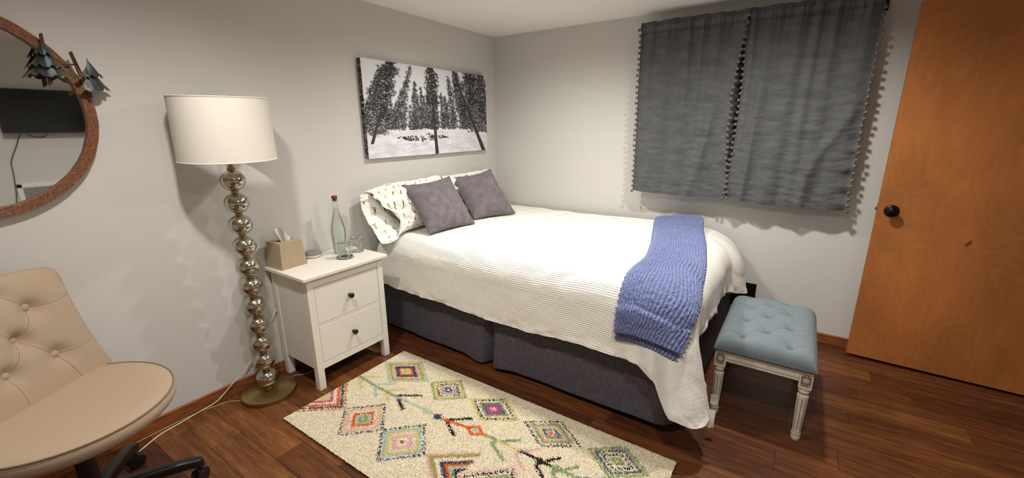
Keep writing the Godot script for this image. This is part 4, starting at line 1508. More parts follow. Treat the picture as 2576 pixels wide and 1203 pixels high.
func bench():
	var t := thing("bench", "upholstered bench with tufted blue-grey seat and carved white legs at the foot of the bed", "bench")
	var xf := -1.19
	var xb := -0.585
	var z0 := 2.1675
	var z1 := 2.5605
	# seat cushion, tufted
	var tufts := []
	for q in [[-1.155, 2.27], [-1.155, 2.462], [-1.065, 2.366], [-0.975, 2.268], [-0.975, 2.462], [-0.885, 2.362], [-0.79, 2.27], [-0.79, 2.455], [-0.705, 2.36], [-0.63, 2.27], [-0.63, 2.45]]:
		tufts.append(Vector2(q[0], q[1]))
	var X := Vector2(xf - 0.022, xb + 0.02)
	var Z := Vector2(z0 - 0.006, z1 + 0.008)
	var shape := func(u: float, v: float) -> Vector3:
		return Vector3(lerpf(X.x, X.y, (u + 1) / 2), 0.372, lerpf(Z.x, Z.y, (v + 1) / 2))
	var hgt := func(u: float, v: float, p: Vector3) -> Vector3:
		var e := pow(maxf(0.0, 1.0 - pow(absf(u), 14.0)), 0.45) * pow(maxf(0.0, 1.0 - pow(absf(v), 9.0)), 0.45)
		var h := 0.078 + 0.016 * (1.0 - u * u) * (1.0 - v * v)
		for k: Vector2 in tufts:
			var d := Vector2(p.x, p.z).distance_to(k)
			h -= 0.016 * exp(-d * d / 0.0011) + 0.010 * exp(-d * d / 0.00008)
		# seams run from tuft to tuft as diamonds
		for i in tufts.size():
			for j in range(i + 1, tufts.size()):
				var a: Vector2 = tufts[i]
				var c: Vector2 = tufts[j]
				var l := a.distance_to(c)
				if l < 0.15:
					var s := clampf((Vector2(p.x, p.z) - a).dot(c - a) / (l * l), 0.0, 1.0)
					var d := Vector2(p.x, p.z).distance_to(a.lerp(c, s) + Vector2(0.012 * sin(PI * s), 0))
					h -= 0.0055 * exp(-d * d / 0.00004)
		return p + Vector3(0, h * e, 0)
	var b := MB.new()
	b.puff(180, 130, shape, hgt, func(u, v, p): return p - Vector3(0, 0.001, 0))
	part("seat", b, M.upholstery, t)
	# stitched creases between the tufts and out to the edges
	b = MB.new()
	var runs := []
	for i in tufts.size():
		for j in range(i + 1, tufts.size()):
			if tufts[i].distance_to(tufts[j]) < 0.15:
				runs.append([tufts[i], tufts[j]])
	for k: Vector2 in tufts:
		if k.y < 2.3:
			runs.append([k, Vector2(k.x + 0.01, Z.x + 0.012)])
		elif k.y > 2.42:
			runs.append([k, Vector2(k.x + 0.01, Z.y - 0.012)])
	for l in runs:
		var ps := []
		for i in 13:
			var k: Vector2 = l[0].lerp(l[1], i / 12.0) + Vector2(0.012 * sin(PI * i / 12.0), 0)
			var cu := (k.x - X.x) / (X.y - X.x) * 2.0 - 1.0
			var cv := (k.y - Z.x) / (Z.y - Z.x) * 2.0 - 1.0
			ps.append(hgt.call(cu, cv, shape.call(cu, cv)) + Vector3(0, 0.0003, 0))
		b.tube(ps, 0.0006, 5)
	part("crease", b, M.upholstery_crease, t)
	b = MB.new()
	b.box(Vector3((xf + xb) / 2, 0.3655, (z0 + z1) / 2), Vector3(xb - xf + 0.028, 0.012, z1 - z0 + 0.008), 0.004)
	part("seat_piping", b, M.upholstery_trim, t)
	# apron
	var lw := 0.05
	for z in [z0 + 0.013, z1 - 0.013]:
		b = MB.new()
		b.box(Vector3((xf + xb) / 2, 0.332, z), Vector3(xb - xf - 2 * lw, 0.054, 0.02), 0.002)
		b.box(Vector3((xf + xb) / 2, 0.3125, z + (0.011 if z > 2.3 else -0.011)), Vector3(xb - xf - 2 * lw, 0.009, 0.006), 0.002)
		b.box(Vector3((xf + xb) / 2, 0.353, z + (0.011 if z > 2.3 else -0.011)), Vector3(xb - xf - 2 * lw, 0.007, 0.006), 0.002)
		part("apron", b, M.antique, t)
	for x in [xf + 0.013, xb - 0.013]:
		var sg := -1.0 if x < -0.9 else 1.0
		b = MB.new()
		b.box(Vector3(x, 0.332, (z0 + z1) / 2), Vector3(0.02, 0.054, z1 - z0 - 2 * lw), 0.002)
		b.box(Vector3(x + sg * 0.011, 0.3125, (z0 + z1) / 2), Vector3(0.006, 0.009, z1 - z0 - 2 * lw), 0.002)
		b.box(Vector3(x + sg * 0.011, 0.353, (z0 + z1) / 2), Vector3(0.006, 0.007, z1 - z0 - 2 * lw), 0.002)
		var ap := part("apron", b, M.antique, t)
		b = MB.new()
		b.box(Vector3(x + sg * 0.0105, 0.319, (z0 + z1) / 2), Vector3(0.002, 0.0025, z1 - z0 - 2 * lw))
		part("groove", b, M.glaze, ap)
	# legs: square carved block over a turned fluted shaft
	for sx in [[xf, -1.0], [xb - lw, 1.0]]:
		for sz in [[z0, -1.0], [z1 - lw, 1.0]]:
			var c := Vector3(sx[0] + lw / 2, 0, sz[0] + lw / 2)
			b = MB.new()
			b.box(c + Vector3(0, 0.3165, 0), Vector3(lw, 0.087, lw), 0.0025)
			b.lathe([Vector2(0.0, 0.0), Vector2(0.0135, 0.0), Vector2(0.0165, 0.004), Vector2(0.019, 0.016), Vector2(0.0192, 0.024), Vector2(0.0175, 0.030), Vector2(0.0185, 0.032), Vector2(0.0205, 0.036), Vector2(0.0200, 0.041), Vector2(0.0160, 0.044)], 28, Transform3D(Basis.IDENTITY, c), 0.7)
			# fluted taper
			b.grid(64, 10, func(i, j):
				var a: float = TAU * i
				var y: float = lerpf(0.044, 0.232, j)
				var rr := lerpf(0.0165, 0.0228, j)
				var fl := pow(absf(sin(a * 4.0)), 0.25)
				var cut := 1.0 if j > 0.05 and j < 0.95 else 0.0
				rr -= 0.0030 * (1.0 - fl) * cut
				return c + Vector3(cos(a) * rr, y, sin(a) * rr), true, false, true)
			b.lathe([Vector2(0.0228, 0.232), Vector2(0.0205, 0.237), Vector2(0.0175, 0.242), Vector2(0.0165, 0.247), Vector2(0.0205, 0.250), Vector2(0.0225, 0.2545), Vector2(0.0205, 0.259), Vector2(0.0190, 0.261), Vector2(0.0215, 0.264), Vector2(0.0215, 0.269), Vector2(0.018, 0.273)], 28, Transform3D(Basis.IDENTITY, c), 0.7)
			var leg := part("leg", b, M.antique, t)
			b = MB.new()
			for k in 8:
				var a := TAU * (k + 0.0) / 8.0
				var p0 := c + Vector3(cos(a) * 0.0158, 0.056, sin(a) * 0.0158)
				var p1 := c + Vector3(cos(a) * 0.0205, 0.220, sin(a) * 0.0205)
				b.tube([p0, p1], 0.0016, 5)
			for y in [0.0305, 0.0438, 0.244, 0.2605]:
				var ps := []
				for k in 24:
					ps.append(c + Vector3(cos(TAU * k / 24) * 0.0172, y, sin(TAU * k / 24) * 0.0172))
				b.tube(ps, 0.0016, 5, true)
			part("glazed_groove", b, M.glaze, leg)
			# rosettes on the two outer faces of the block
			for face in 2:
				var nrm := Vector3(sx[1], 0, 0) if face == 0 else Vector3(0, 0, sz[1])
				var side := Vector3(0, 0, 1) if face == 0 else Vector3(1, 0, 0)
				var o := c + Vector3(0, 0.3165, 0) + nrm * (lw / 2)
				var bb := Basis(side, Vector3.UP, nrm)
				b = MB.new()
				b.box(o + nrm * 0.0002, Vector3.ONE * 0.0 + side * 0.037 + Vector3.UP * 0.058 + nrm.abs() * 0.0012, 0.0)
				var panel := part("rosette_panel", b, M.glaze, leg)
				b = MB.new()
				for k in 8:
					var a := TAU * k / 8.0
					var d := side * cos(a) + Vector3.UP * sin(a)
					b.lathe([Vector2(0.0038, -0.001), Vector2(0.0034, 0.0014), Vector2(0.0, 0.0022)], 8, Transform3D(Basis(side, nrm, -Vector3.UP).scaled(Vector3.ONE), o + d * 0.0085), 0.3)
				b.lathe([Vector2(0.0042, -0.001), Vector2(0.0036, 0.0018), Vector2(0.0, 0.003)], 10, Transform3D(Basis(side, nrm, -Vector3.UP), o), 0.3)
				for q in [[-1, -1], [1, -1], [1, 1], [-1, 1]]:
					b.lathe([Vector2(0.0042, -0.001), Vector2(0.003, 0.0014), Vector2(0.0, 0.002)], 8, Transform3D(Basis(side, nrm, -Vector3.UP), o + side * 0.0135 * q[0] + Vector3.UP * 0.0225 * q[1]), 0.3)
				for q in [[0, 1], [0, -1]]:
					b.lathe([Vector2(0.003, -0.001), Vector2(0.0022, 0.0014), Vector2(0.0, 0.002)], 8, Transform3D(Basis(side, nrm, -Vector3.UP), o + Vector3.UP * 0.0205 * q[1]), 0.3)
				part("rosette", b, M.antique, leg)

func chair():
	# low swivel chair turned towards the rug; s to its right hand, f the way it faces
	var C := Vector3(-3.078, 0, 0.445)
	var s := Vector3(0.832, 0, -0.553)
	var f := Vector3(0.553, 0, 0.832)
	var at := func(u: float, y: float, v: float) -> Vector3: return C + s * u + f * v + Vector3(0, y, 0)
	var t := thing("swivel_chair", "beige linen swivel chair with button-tufted back and black castered base", "chair")
	# seat: a round pad, slightly dished
	var R := 0.285
	var b := MB.new()
	b.grid(72, 26, func(i, j):
		var a: float = TAU * i
		var k: float
		var y: float
		if j < 0.5:   # top, from the middle out
			k = j * 2.0
			y = 0.486 + 0.020 * k * k - 0.014 * pow(k, 10.0)
			k *= 0.985
		else:
			var q: float = (j - 0.5) * 2.0
			k = 0.985 + 0.032 * sin(PI * pow(q, 0.8)) - 0.30 * pow(q, 3.0)
			y = 0.492 - 0.092 * q
		return at.call(cos(a) * R * k, y - 0.010 * sin(a) * k, sin(a) * R * k), true, false, false)
	part("seat", b, M.linen, t)
	b = MB.new()
	var pts := []
	for i in 72:
		var a := TAU * i / 72.0
		pts.append(at.call(cos(a) * R * 0.992, 0.4925 - 0.010 * sin(a), sin(a) * R * 0.992))
	b.tube(pts, 0.003, 8, true)
	part("seat_piping", b, M.linen_trim, t)
	# backrest
	var btn := []
	for q in [[0.150, 0.605], [0.0, 0.605], [-0.150, 0.605], [0.075, 0.697], [-0.075, 0.697], [0.150, 0.785], [0.0, 0.785], [-0.150, 0.785], [0.075, 0.872], [-0.075, 0.872]]:
		btn.append(Vector2(q[0], q[1]))
	var y0 := 0.43
	var y1 := 0.905
	var mid := func(u: float, w: float) -> Vector3:
		var y := lerpf(y0, y1, (w + 1) / 2)
		var hw := 0.292 - 0.020 * sin(PI * clampf((y - 0.5) / 0.4, 0, 1))
		hw -= 0.03 * pow(clampf((w - 0.8) / 0.2, 0, 1), 3.0)
		var v := -0.145 - (y - 0.5) * 0.22 - 0.16 * pow(maxf(0.0, y - 0.5), 2.0) - 0.02 + 0.035 * pow(absf(u), 3.0)
		y += 0.012 * (1.0 - u * u) * clampf(w, 0, 1)
		return at.call(u * hw, y, v)
	var front := func(u: float, w: float, p: Vector3) -> Vector3:
		var e := pow(maxf(0.0, 1.0 - pow(absf(u), 9.0)), 0.5) * pow(maxf(0.0, 1.0 - pow(absf(w), 12.0)), 0.5)
		var q := Vector2((p - C).dot(s), p.y)
		var h := 0.040
		for k: Vector2 in btn:
			var d := q.distance_to(k)
			h -= 0.022 * exp(-d * d / 0.0011)
		for i in btn.size():
			for j in range(i + 1, btn.size()):
				var l: float = btn[i].distance_to(btn[j])
				if l < 0.13:
					var sg := clampf((q - btn[i]).dot(btn[j] - btn[i]) / (l * l), 0.0, 1.0)
					var d := q.distance_to(btn[i].lerp(btn[j], sg) + Vector2(0, 0.006 * sin(PI * sg)))
					h -= 0.0015 * exp(-d * d / 0.00004) + 0.004 * exp(-d * d / 0.0005)
		for k in [btn[0], btn[2], btn[5], btn[7]]:   # short seams out to the edge
			var sg: float = signf(k.x)
			if (q.x - k.x) * sg > 0.0:
				var d: float = absf(q.y - (k.y + 0.10 * absf(q.x - k.x)))
				h -= 0.0015 * exp(-d * d / 0.00004)
		for k in 3:   # and down to the seat
			var kk: Vector2 = btn[k]
			if q.y < kk.y:
				var d := absf(q.x - kk.x)
				h -= 0.0015 * exp(-d * d / 0.00004)
		return p + f * (h * e)
	b = MB.new()
	b.puff(120, 120, mid, front, func(u, w, p):
		var e := pow(maxf(0.0, 1.0 - pow(absf(u), 9.0)), 0.5) * pow(maxf(0.0, 1.0 - pow(absf(w), 12.0)), 0.5)
		return p - f * (0.034 * e))
	var back := part("backrest", b, M.linen, t)
	var bt := MB.new()
	bt.lathe([Vector2(0.014, -0.002), Vector2(0.0155, 0.003), Vector2(0.013, 0.0075), Vector2(0.007, 0.010), Vector2(0.0, 0.0107)], 16, Transform3D(Basis(s, f, s.cross(f)), Vector3.ZERO), 0.4)
	var btm := bt.mesh()
	for k: Vector2 in btn:
		var w := (k.y - y0) / (y1 - y0) * 2.0 - 1.0
		var p: Vector3 = mid.call(k.x / 0.285, w)
		p = front.call(k.x / 0.285, w, p)
		part("button", btm, M.linen, back, p + f * -0.001)
	# stitched seams between the buttons, out to the sides and down to the seat
	var seam := MB.new()
	var lines := []
	for q in [[0, 3], [1, 3], [1, 4], [2, 4], [5, 3], [6, 3], [6, 4], [7, 4], [5, 8], [6, 8], [6, 9], [7, 9]]:
		lines.append([btn[q[0]], btn[q[1]]])
	for q in [0, 2, 5, 7]:
		var k: Vector2 = btn[q]
		lines.append([k, Vector2(signf(k.x) * 0.268, k.y + 0.012)])
	for q in 3:
		lines.append([btn[q], Vector2(btn[q].x * 1.15, 0.50)])
	for l in lines:
		var ps := []
		for i in 15:
			var k: Vector2 = l[0].lerp(l[1], i / 14.0) + Vector2(0, -0.007 * sin(PI * i / 14.0))
			var w := (k.y - y0) / (y1 - y0) * 2.0 - 1.0
			var hw := 0.292 - 0.020 * sin(PI * clampf((k.y - 0.5) / 0.4, 0, 1))
			ps.append(front.call(k.x / hw, w, mid.call(k.x / hw, w)) + f * 0.0002)
		seam.tube(ps, 0.0007, 5)
	part("seam", seam, M.linen_trim, back)
	# base
	var hub := C
	b = MB.new()
	b.lathe([Vector2(0.0, 0.105), Vector2(0.045, 0.105), Vector2(0.048, 0.11), Vector2(0.044, 0.155), Vector2(0.028, 0.17), Vector2(0.027, 0.40), Vector2(0.06, 0.405), Vector2(0.0, 0.41)], 24, Transform3D(Basis.IDENTITY, hub))
	part("column", b, M.black, t)
	b = MB.new()
	b.box(hub + Vector3(0, 0.398, 0), Vector3(0.2, 0.02, 0.2), 0.006, Transform3D.IDENTITY)
	part("seat_plate", b, M.black, t)
	for k in 5:
		var a := deg_to_rad(16.0 + 72.0 * k)
		var d := Vector3(cos(a), 0, sin(a))
		var o := d.cross(Vector3.UP)
		b = MB.new()
		b.grid(20, 20, func(i, j):   # an arched arm, rounded on top
			var l: float = lerpf(0.02, 0.315, i)
			var ang: float = TAU * j
			var drop := 0.140 - 0.034 * pow(i, 1.6) - 0.010 * pow(i, 8.0)
			var hw := lerpf(0.026, 0.019, i) * (1.0 if i < 0.93 else sqrt(maxf(0.0, 1.0 - pow((i - 0.93) / 0.075, 2.0))))
			var hh := lerpf(0.024, 0.019, i)
			var cx := signf(cos(ang)) * pow(absf(cos(ang)), 0.55)
			var cy := signf(sin(ang)) * pow(absf(sin(ang)), 0.55)
			return hub + d * l + o * cx * hw + Vector3(0, drop - hh * 0.6 + cy * hh, 0), false, true, true)
		part("arm", b, M.black, t)
		# twin-wheel caster
		var yaw := [0.6, -0.9, 1.9, 0.3, 2.4][k] as float
		var rad: float = [0.295, 0.285, 0.29, 0.29, 0.29][k]
		var cpos := hub + d * rad
		var ax := Vector3(cos(a + yaw), 0, sin(a + yaw))
		var cb := Basis(ax.cross(Vector3.UP), ax, Vector3.UP)
		b = MB.new()
		for w in [-1.0, 1.0]:
			b.lathe([Vector2(0.0, -0.010), Vector2(0.022, -0.010), Vector2(0.029, -0.007), Vector2(0.0305, 0.0), Vector2(0.029, 0.007), Vector2(0.022, 0.010), Vector2(0.0, 0.010)], 24, Transform3D(cb, cpos + Vector3(0, 0.0305, 0) + ax * 0.013 * w), 0.6)
		b.tube([cpos + Vector3(0, 0.028, 0), cpos + Vector3(0, 0.095, 0)], 0.006, 8)
		b.box(Vector3.ZERO, Vector3(0.03, 0.018, 0.018), 0.005, Transform3D(cb, cpos + Vector3(0, 0.052, 0)))
		part("caster", b, M.black, t)

# ---------------------------------------------------------------- rug
const R_X0 := -2.408
const R_X1 := -1.622
const R_Z0 := 0.436
const R_Z1 := 2.124

func rug_color(x: float, z: float) -> Color:
	var cream := c8(228, 217, 192)
	var navy := c8(62, 72, 96)
	var teal := c8(172, 194, 184)
	var yellow := c8(212, 198, 134)
	var olive := c8(168, 156, 96)
	var green := c8(142, 158, 112)
	var pink := c8(222, 182, 176)
	var orange := c8(214, 102, 46)
	var black := c8(48, 38, 36)
	var magenta := c8(184, 84, 122)
	var blue := c8(84, 104, 132)
	var mauve := c8(188, 164, 172)
	# ragged tufts: nudge the sample
	var jx := 0.0045 * sin(z * 520.0 + 2.0 * sin(x * 300.0)) + rng.randf_range(-0.004, 0.004)
	var jz := 0.0045 * sin(x * 520.0 + 2.0 * sin(z * 300.0)) + rng.randf_range(-0.004, 0.004)
	var px := x + jx
	var pz := z + jz
	var dia := [
		[-1.784, 0.630, 0.130, 0.187, [[1.0, 0.90, teal], [0.90, 0.80, yellow], [0.80, 0.68, olive], [0.66, 0.52, pink], [0.52, 0.36, navy], [0.36, 0.27, orange], [0.27, 0.06, yellow], [0.06, 0.0, olive]]],
		[-1.782, 0.960, 0.108, 0.133, [[1.0, 0.88, green], [0.88, 0.70, yellow], [0.66, 0.54, black, 1], [0.46, 0.26, mauve], [0.22, 0.10, navy]]],
		[-1.776, 1.263, 0.100, 0.145, [[1.1, 0.96, yellow], [0.94, 0.82, black, 1], [0.66, 0.52, green], [0.52, 0.40, blue], [0.40, 0.17, magenta], [0.17, 0.0, pink]]],
		[-1.768, 1.594, 0.105, 0.152, [[1.0, 0.88, black, 1], [0.76, 0.60, green], [0.60, 0.50, pink], [0.50, 0.36, yellow], [0.36, 0.22, blue], [0.12, 0.0, orange]]],
		[-1.763, 1.912, 0.106, 0.142, [[1.0, 0.88, green], [0.88, 0.78, yellow], [0.78, 0.64, blue], [0.52, 0.40, black, 1], [0.26, 0.12, green], [0.12, 0.0, yellow]]],
		[-2.195, 0.430, 0.160, 0.213, [[1.0, 0.90, orange, 1], [0.86, 0.76, navy], [0.72, 0.60, orange], [0.46, 0.36, magenta], [0.36, 0.28, pink], [0.26, 0.0, yellow]]],
		[-2.193, 0.773, 0.143, 0.148, [[1.0, 0.89, navy, 1], [0.84, 0.76, yellow], [0.76, 0.62, pink], [0.50, 0.36, orange], [0.34, 0.20, teal], [0.20, 0.07, green]]],
		[-2.193, 1.055, 0.143, 0.148, [[1.0, 0.89, navy, 1], [0.84, 0.70, teal], [0.70, 0.56, yellow], [0.46, 0.24, pink], [0.07, 0.0, black]]],
		[-2.187, 1.562, 0.150, 0.165, [[1.06, 0.96, pink], [0.93, 0.82, black, 1], [0.72, 0.58, green], [0.48, 0.36, orange], [0.26, 0.12, navy]]],
		[-2.190, 1.900, 0.145, 0.155, [[1.0, 0.89, navy, 1], [0.80, 0.66, yellow], [0.56, 0.40, pink], [0.24, 0.10, teal]]],
		[-1.975, 0.992, 0.020, 0.052, [[1.0, 0.55, teal], [0.55, 0.2, yellow]]],
		[-1.976, 1.068, 0.024, 0.030, [[1.0, 0.0, navy]]],
		[-1.951, 1.283, 0.036, 0.064, [[1.0, 0.5, orange], [0.3, 0.0, teal]]],
		[-1.942, 1.632, 0.018, 0.028, [[1.0, 0.0, black]]],
		[-1.942, 1.715, 0.022, 0.032, [[1.0, 0.0, green]]],
		[-1.934, 1.86, 0.030, 0.05, [[1.0, 0.3, blue]]],
	]
	for d in dia:
		var m: float = absf(px - d[0]) / d[2] + absf(pz - d[1]) / d[3]
		if m < 1.12:
			for q in d[4]:
				if m < q[0] and m >= q[1]:
					var ex: float = (px - d[0]) / d[2]
					var ez: float = (pz - d[1]) / d[3]
					if q.size() > 3 and fposmod((ex - ez if ex * ez > 0.0 else ex + ez) * 4.6, 1.0) > 0.66:
						return cream
					return q[2]
			if m < 1.0:
				return cream
	# open chevron between the second and third diamonds of the left row
	var m2: float = absf(px + 2.187) / 0.15 + absf(pz - 1.40) / 0.205
	if pz < 1.40 and m2 < 1.0:
		for q in [[1.0, 0.91, pink], [0.91, 0.77, olive], [0.60, 0.48, navy], [0.48, 0.36, orange], [0.36, 0.22, teal], [0.22, 0.12, black]]:
			if m2 < q[0] and m2 >= q[1]:
				return q[2]
		return cream
	# the stem down the middle with its twigs
	var segs := [
		[-1.968, 0.445, -1.979, 0.60, green], [-1.979, 0.60, -1.979, 0.77, green], [-1.979, 0.77, -1.975, 0.94, teal], [-1.976, 1.09, -1.955, 1.23, orange],
		[-1.948, 1.345, -1.944, 1.40, green], [-1.944, 1.40, -1.945, 1.52, yellow], [-1.943, 1.525, -1.942, 1.69, black], [-1.942, 1.71, -1.938, 1.80, green], [-1.936, 1.80, -1.93, 2.05, green],
	]
	for k in [[0.440, 0.11, yellow], [0.588, 0.085, teal], [0.685, 0.08, yellow], [0.770, 0.105, black], [1.122, 0.095, black], [1.395, 0.10, green], [1.526, 0.07, pink], [1.632, 0.065, black], [1.71, 0.075, green], [1.83, 0.07, blue], [1.95, 0.08, pink]]:
		segs.append([-1.966, k[0], -1.966 + 0.062 + 0.02 * (k[0] - 0.6), k[0] + k[1], k[2]])
		segs.append([-1.976, k[0] + 0.005, -1.976 - 0.060 + 0.01 * (k[0] - 0.6), k[0] + k[1] + 0.005, k[2]])
	var p := Vector2(px, pz)
	for g in segs:
		var a := Vector2(g[0], g[1])
		var b := Vector2(g[2], g[3])
		var s := clampf((p - a).dot(b - a) / a.distance_squared_to(b), 0.0, 1.0)
		if p.distance_to(a.lerp(b, s)) < 0.0075:
			return g[4]
	return cream

func rug():
	var t := thing("rug", "cream tufted area rug with many-coloured diamonds on the floor beside the bed", "rug")
	var b := MB.new()
	b.box(Vector3((R_X0 + R_X1) / 2, 0.005, (R_Z0 + R_Z1) / 2), Vector3(R_X1 - R_X0 - 0.008, 0.0085, R_Z1 - R_Z0 - 0.008), 0.002)
	part("backing", b, mat(c8(190, 172, 138), 0.95), t)
	# pile: one looped tuft every few millimetres
	var tuft := MB.new()
	tuft.lathe([Vector2(0.0022, 0.0), Vector2(0.0030, 0.0022), Vector2(0.0026, 0.0048), Vector2(0.0, 0.0060)], 6, Transform3D.IDENTITY, 0.1)
	var mm := MultiMesh.new()
	mm.transform_format = MultiMesh.TRANSFORM_3D
	mm.use_colors = true
	mm.mesh = tuft.mesh()
	var step := 0.0044
	var nx := int((R_X1 - R_X0) / step)
	var nzc := int((R_Z1 - R_Z0) / step)
	mm.instance_count = nx * nzc
	var k := 0
	for j in nzc:
		for i in nx:
			var x := R_X0 + (i + 0.5 + (0.5 if j % 2 else 0.0)) * step + rng.randf_range(-0.0012, 0.0012)
			var z := R_Z0 + (j + 0.5) * step + rng.randf_range(-0.0012, 0.0012)
			var ed := minf(minf(x - R_X0, R_X1 - x), minf(z - R_Z0, R_Z1 - z))
			var ln := (1.0 if ed > 0.01 else 0.7) * rng.randf_range(0.85, 1.2)
			var bs := Basis(Vector3(rng.randf_range(-1, 1), 0, rng.randf_range(-1, 1)).normalized(), rng.randf_range(0.0, 0.5)) * Basis(Vector3.UP, rng.randf() * TAU)
			mm.set_instance_transform(k, Transform3D(bs.scaled_local(Vector3(1, ln, 1)), Vector3(x, 0.0082, z)))
			var c := rug_color(x, z)
			var v := rng.randf_range(0.86, 1.05)
			c = Color(c.r * v, c.g * v, c.b * v)
			mm.set_instance_color(k, c.srgb_to_linear())
			k += 1
	var mi := MultiMeshInstance3D.new()
	mi.name = "pile"
	mi.multimesh = mm
	var m := mat(Color.WHITE, 0.95)
	m.vertex_color_use_as_albedo = true
	m.metallic_specular = 0.2
	mi.material_override = m
	mi.set_meta("kind", "stuff")
	t.add_child(mi)

# ---------------------------------------------------------------- on wall_left
func mirror():
	var C := Vector3(-3.096, 1.459, 0.0)
	var t := thing("mirror", "round wall mirror in a woven copper-brown frame above the beige chair", "mirror")
	var face := Transform3D(Basis(Vector3(1, 0, 0), PI / 2), C)
	var b := MB.new()
	b.lathe([Vector2(0.345, 0.018), Vector2(0.0, 0.018)], 96, face)
	part("mirror_glass", b, M.mirror, t)
	b = MB.new()
	b.lathe([Vector2(0.0, 0.002), Vector2(0.3655, 0.002), Vector2(0.3655, 0.033), Vector2(0.334, 0.036), Vector2(0.333, 0.014), Vector2(0.0, 0.014)], 128, face, 0.9)
	part("backing_ring", b, M.copper, t)
	for k in 7:
		var r0 := 0.3358 + 0.0046 * k
		b = MB.new()
		b.grid(900, 8, func(i, j):
			var a: float = TAU * i
			var g: float = TAU * j
			# a twisted strand: the section swells as it turns
			var tw := 0.5 + 0.5 * sin(a * 150.0 + 2.0 * g + k * 2.1)
			var rr := 0.0025 + 0.0006 * tw
			var wob := 0.0003 * sin(a * 23.0 + k * 1.7) + 0.0003 * sin(a * 41.0 + k)
			var rad := r0 + wob + cos(g) * rr
			return C + Vector3(cos(a) * rad, sin(a) * rad, 0.0362 + 0.0004 * sin(a * 31.0 + k * 2.6) + sin(g) * rr), true, true, false)
		part("strand", b, M.copper, t)
	# metal fir trees fixed to the rim
	t = thing("metal_tree_ornament", "two small bent metal fir trees fixed at the upper rim of the round mirror", "ornament")
	for q in [[Vector3(-2.842, 1.556, 0.062), Vector3(-2.833, 1.732, 0.058), 1.0, 0.0, -0.25], [Vector3(-2.738, 1.512, 0.055), Vector3(-2.766, 1.680, 0.055), 0.98, 0.018, 0.45]]:
		var lo: Vector3 = q[0]
		var hi: Vector3 = q[1]
		b = MB.new()
		for d in [Vector3(-0.004, 0, 0), Vector3(0.003, 0.006, 0)]:
			b.tube([lo + d, lo.lerp(hi, 0.5) + d, hi + d * 0.6], 0.0032, 8)
		part("trunk", b, M.rod_copper, t)
		var up := (hi - lo).normalized()
		var side := up.cross(Vector3(0, 0, 1)).normalized()
		side = side.rotated(up, q[4])
		var fw := side.cross(up) * -1.0
		if fw.z < 0: fw = -fw
		var tiers: Array = [[0.150, 0.098, 0.032], [0.142, 0.058, 0.050], [0.122, 0.026, 0.064]] if q[3] == 0.0 else [[0.152, 0.078, 0.046], [0.132, 0.026, 0.064]]
		for k in tiers.size():
			var tr: Array = tiers[k]
			b = MB.new()
			var sc: float = q[2]
			var off: float = q[3]
			var fn := func(i: float, j: float, d: float) -> Vector3:
				var x: float = i * 2.0 - 1.0
				var top: float = lerpf(tr[0], tr[1] + 0.004, pow(absf(x), 0.62))
				var tooth := absf(fmod(absf(x) * 2.5 + 0.25, 1.0) - 0.5) * 2.0
				var bot: float = tr[1] + 0.012 * (1.0 - absf(x)) - 0.004 + 0.013 * tooth * smoothstep(0.05, 0.4, absf(x)) * (1.0 - smoothstep(0.86, 1.0, absf(x)))
				bot -= 0.006 * pow(1.0 - absf(x), 2.0)
				bot = minf(bot, top - 0.0005)
				var y := lerpf(top, bot, j)
				var bend := 0.016 + 0.010 * (2 - k) - 0.030 * x * x + 0.010 * j
				return lo + up * y * sc + side * (x * tr[2] * sc + off) + fw * (bend - d)
			b.grid(48, 10, func(i, j): return fn.call(i, j, 0.0), false, false, true)
			b.grid(48, 10, func(i, j): return fn.call(i, j, 0.0012), false, false, false)
			part("bough", b, M.patina, t)
	b = MB.new()
	b.tube([Vector3(-2.842, 1.628, 0.055), Vector3(-2.762, 1.638, 0.052)], 0.0026, 8)
	b.tube([Vector3(-2.842, 1.600, 0.055), Vector3(-2.842, 1.60, 0.03)], 0.0026, 8)
	b.tube([Vector3(-2.745, 1.56, 0.05), Vector3(-2.762, 1.55, 0.036)], 0.0026, 8)
	part("cross_bar", b, M.rod_copper, t)

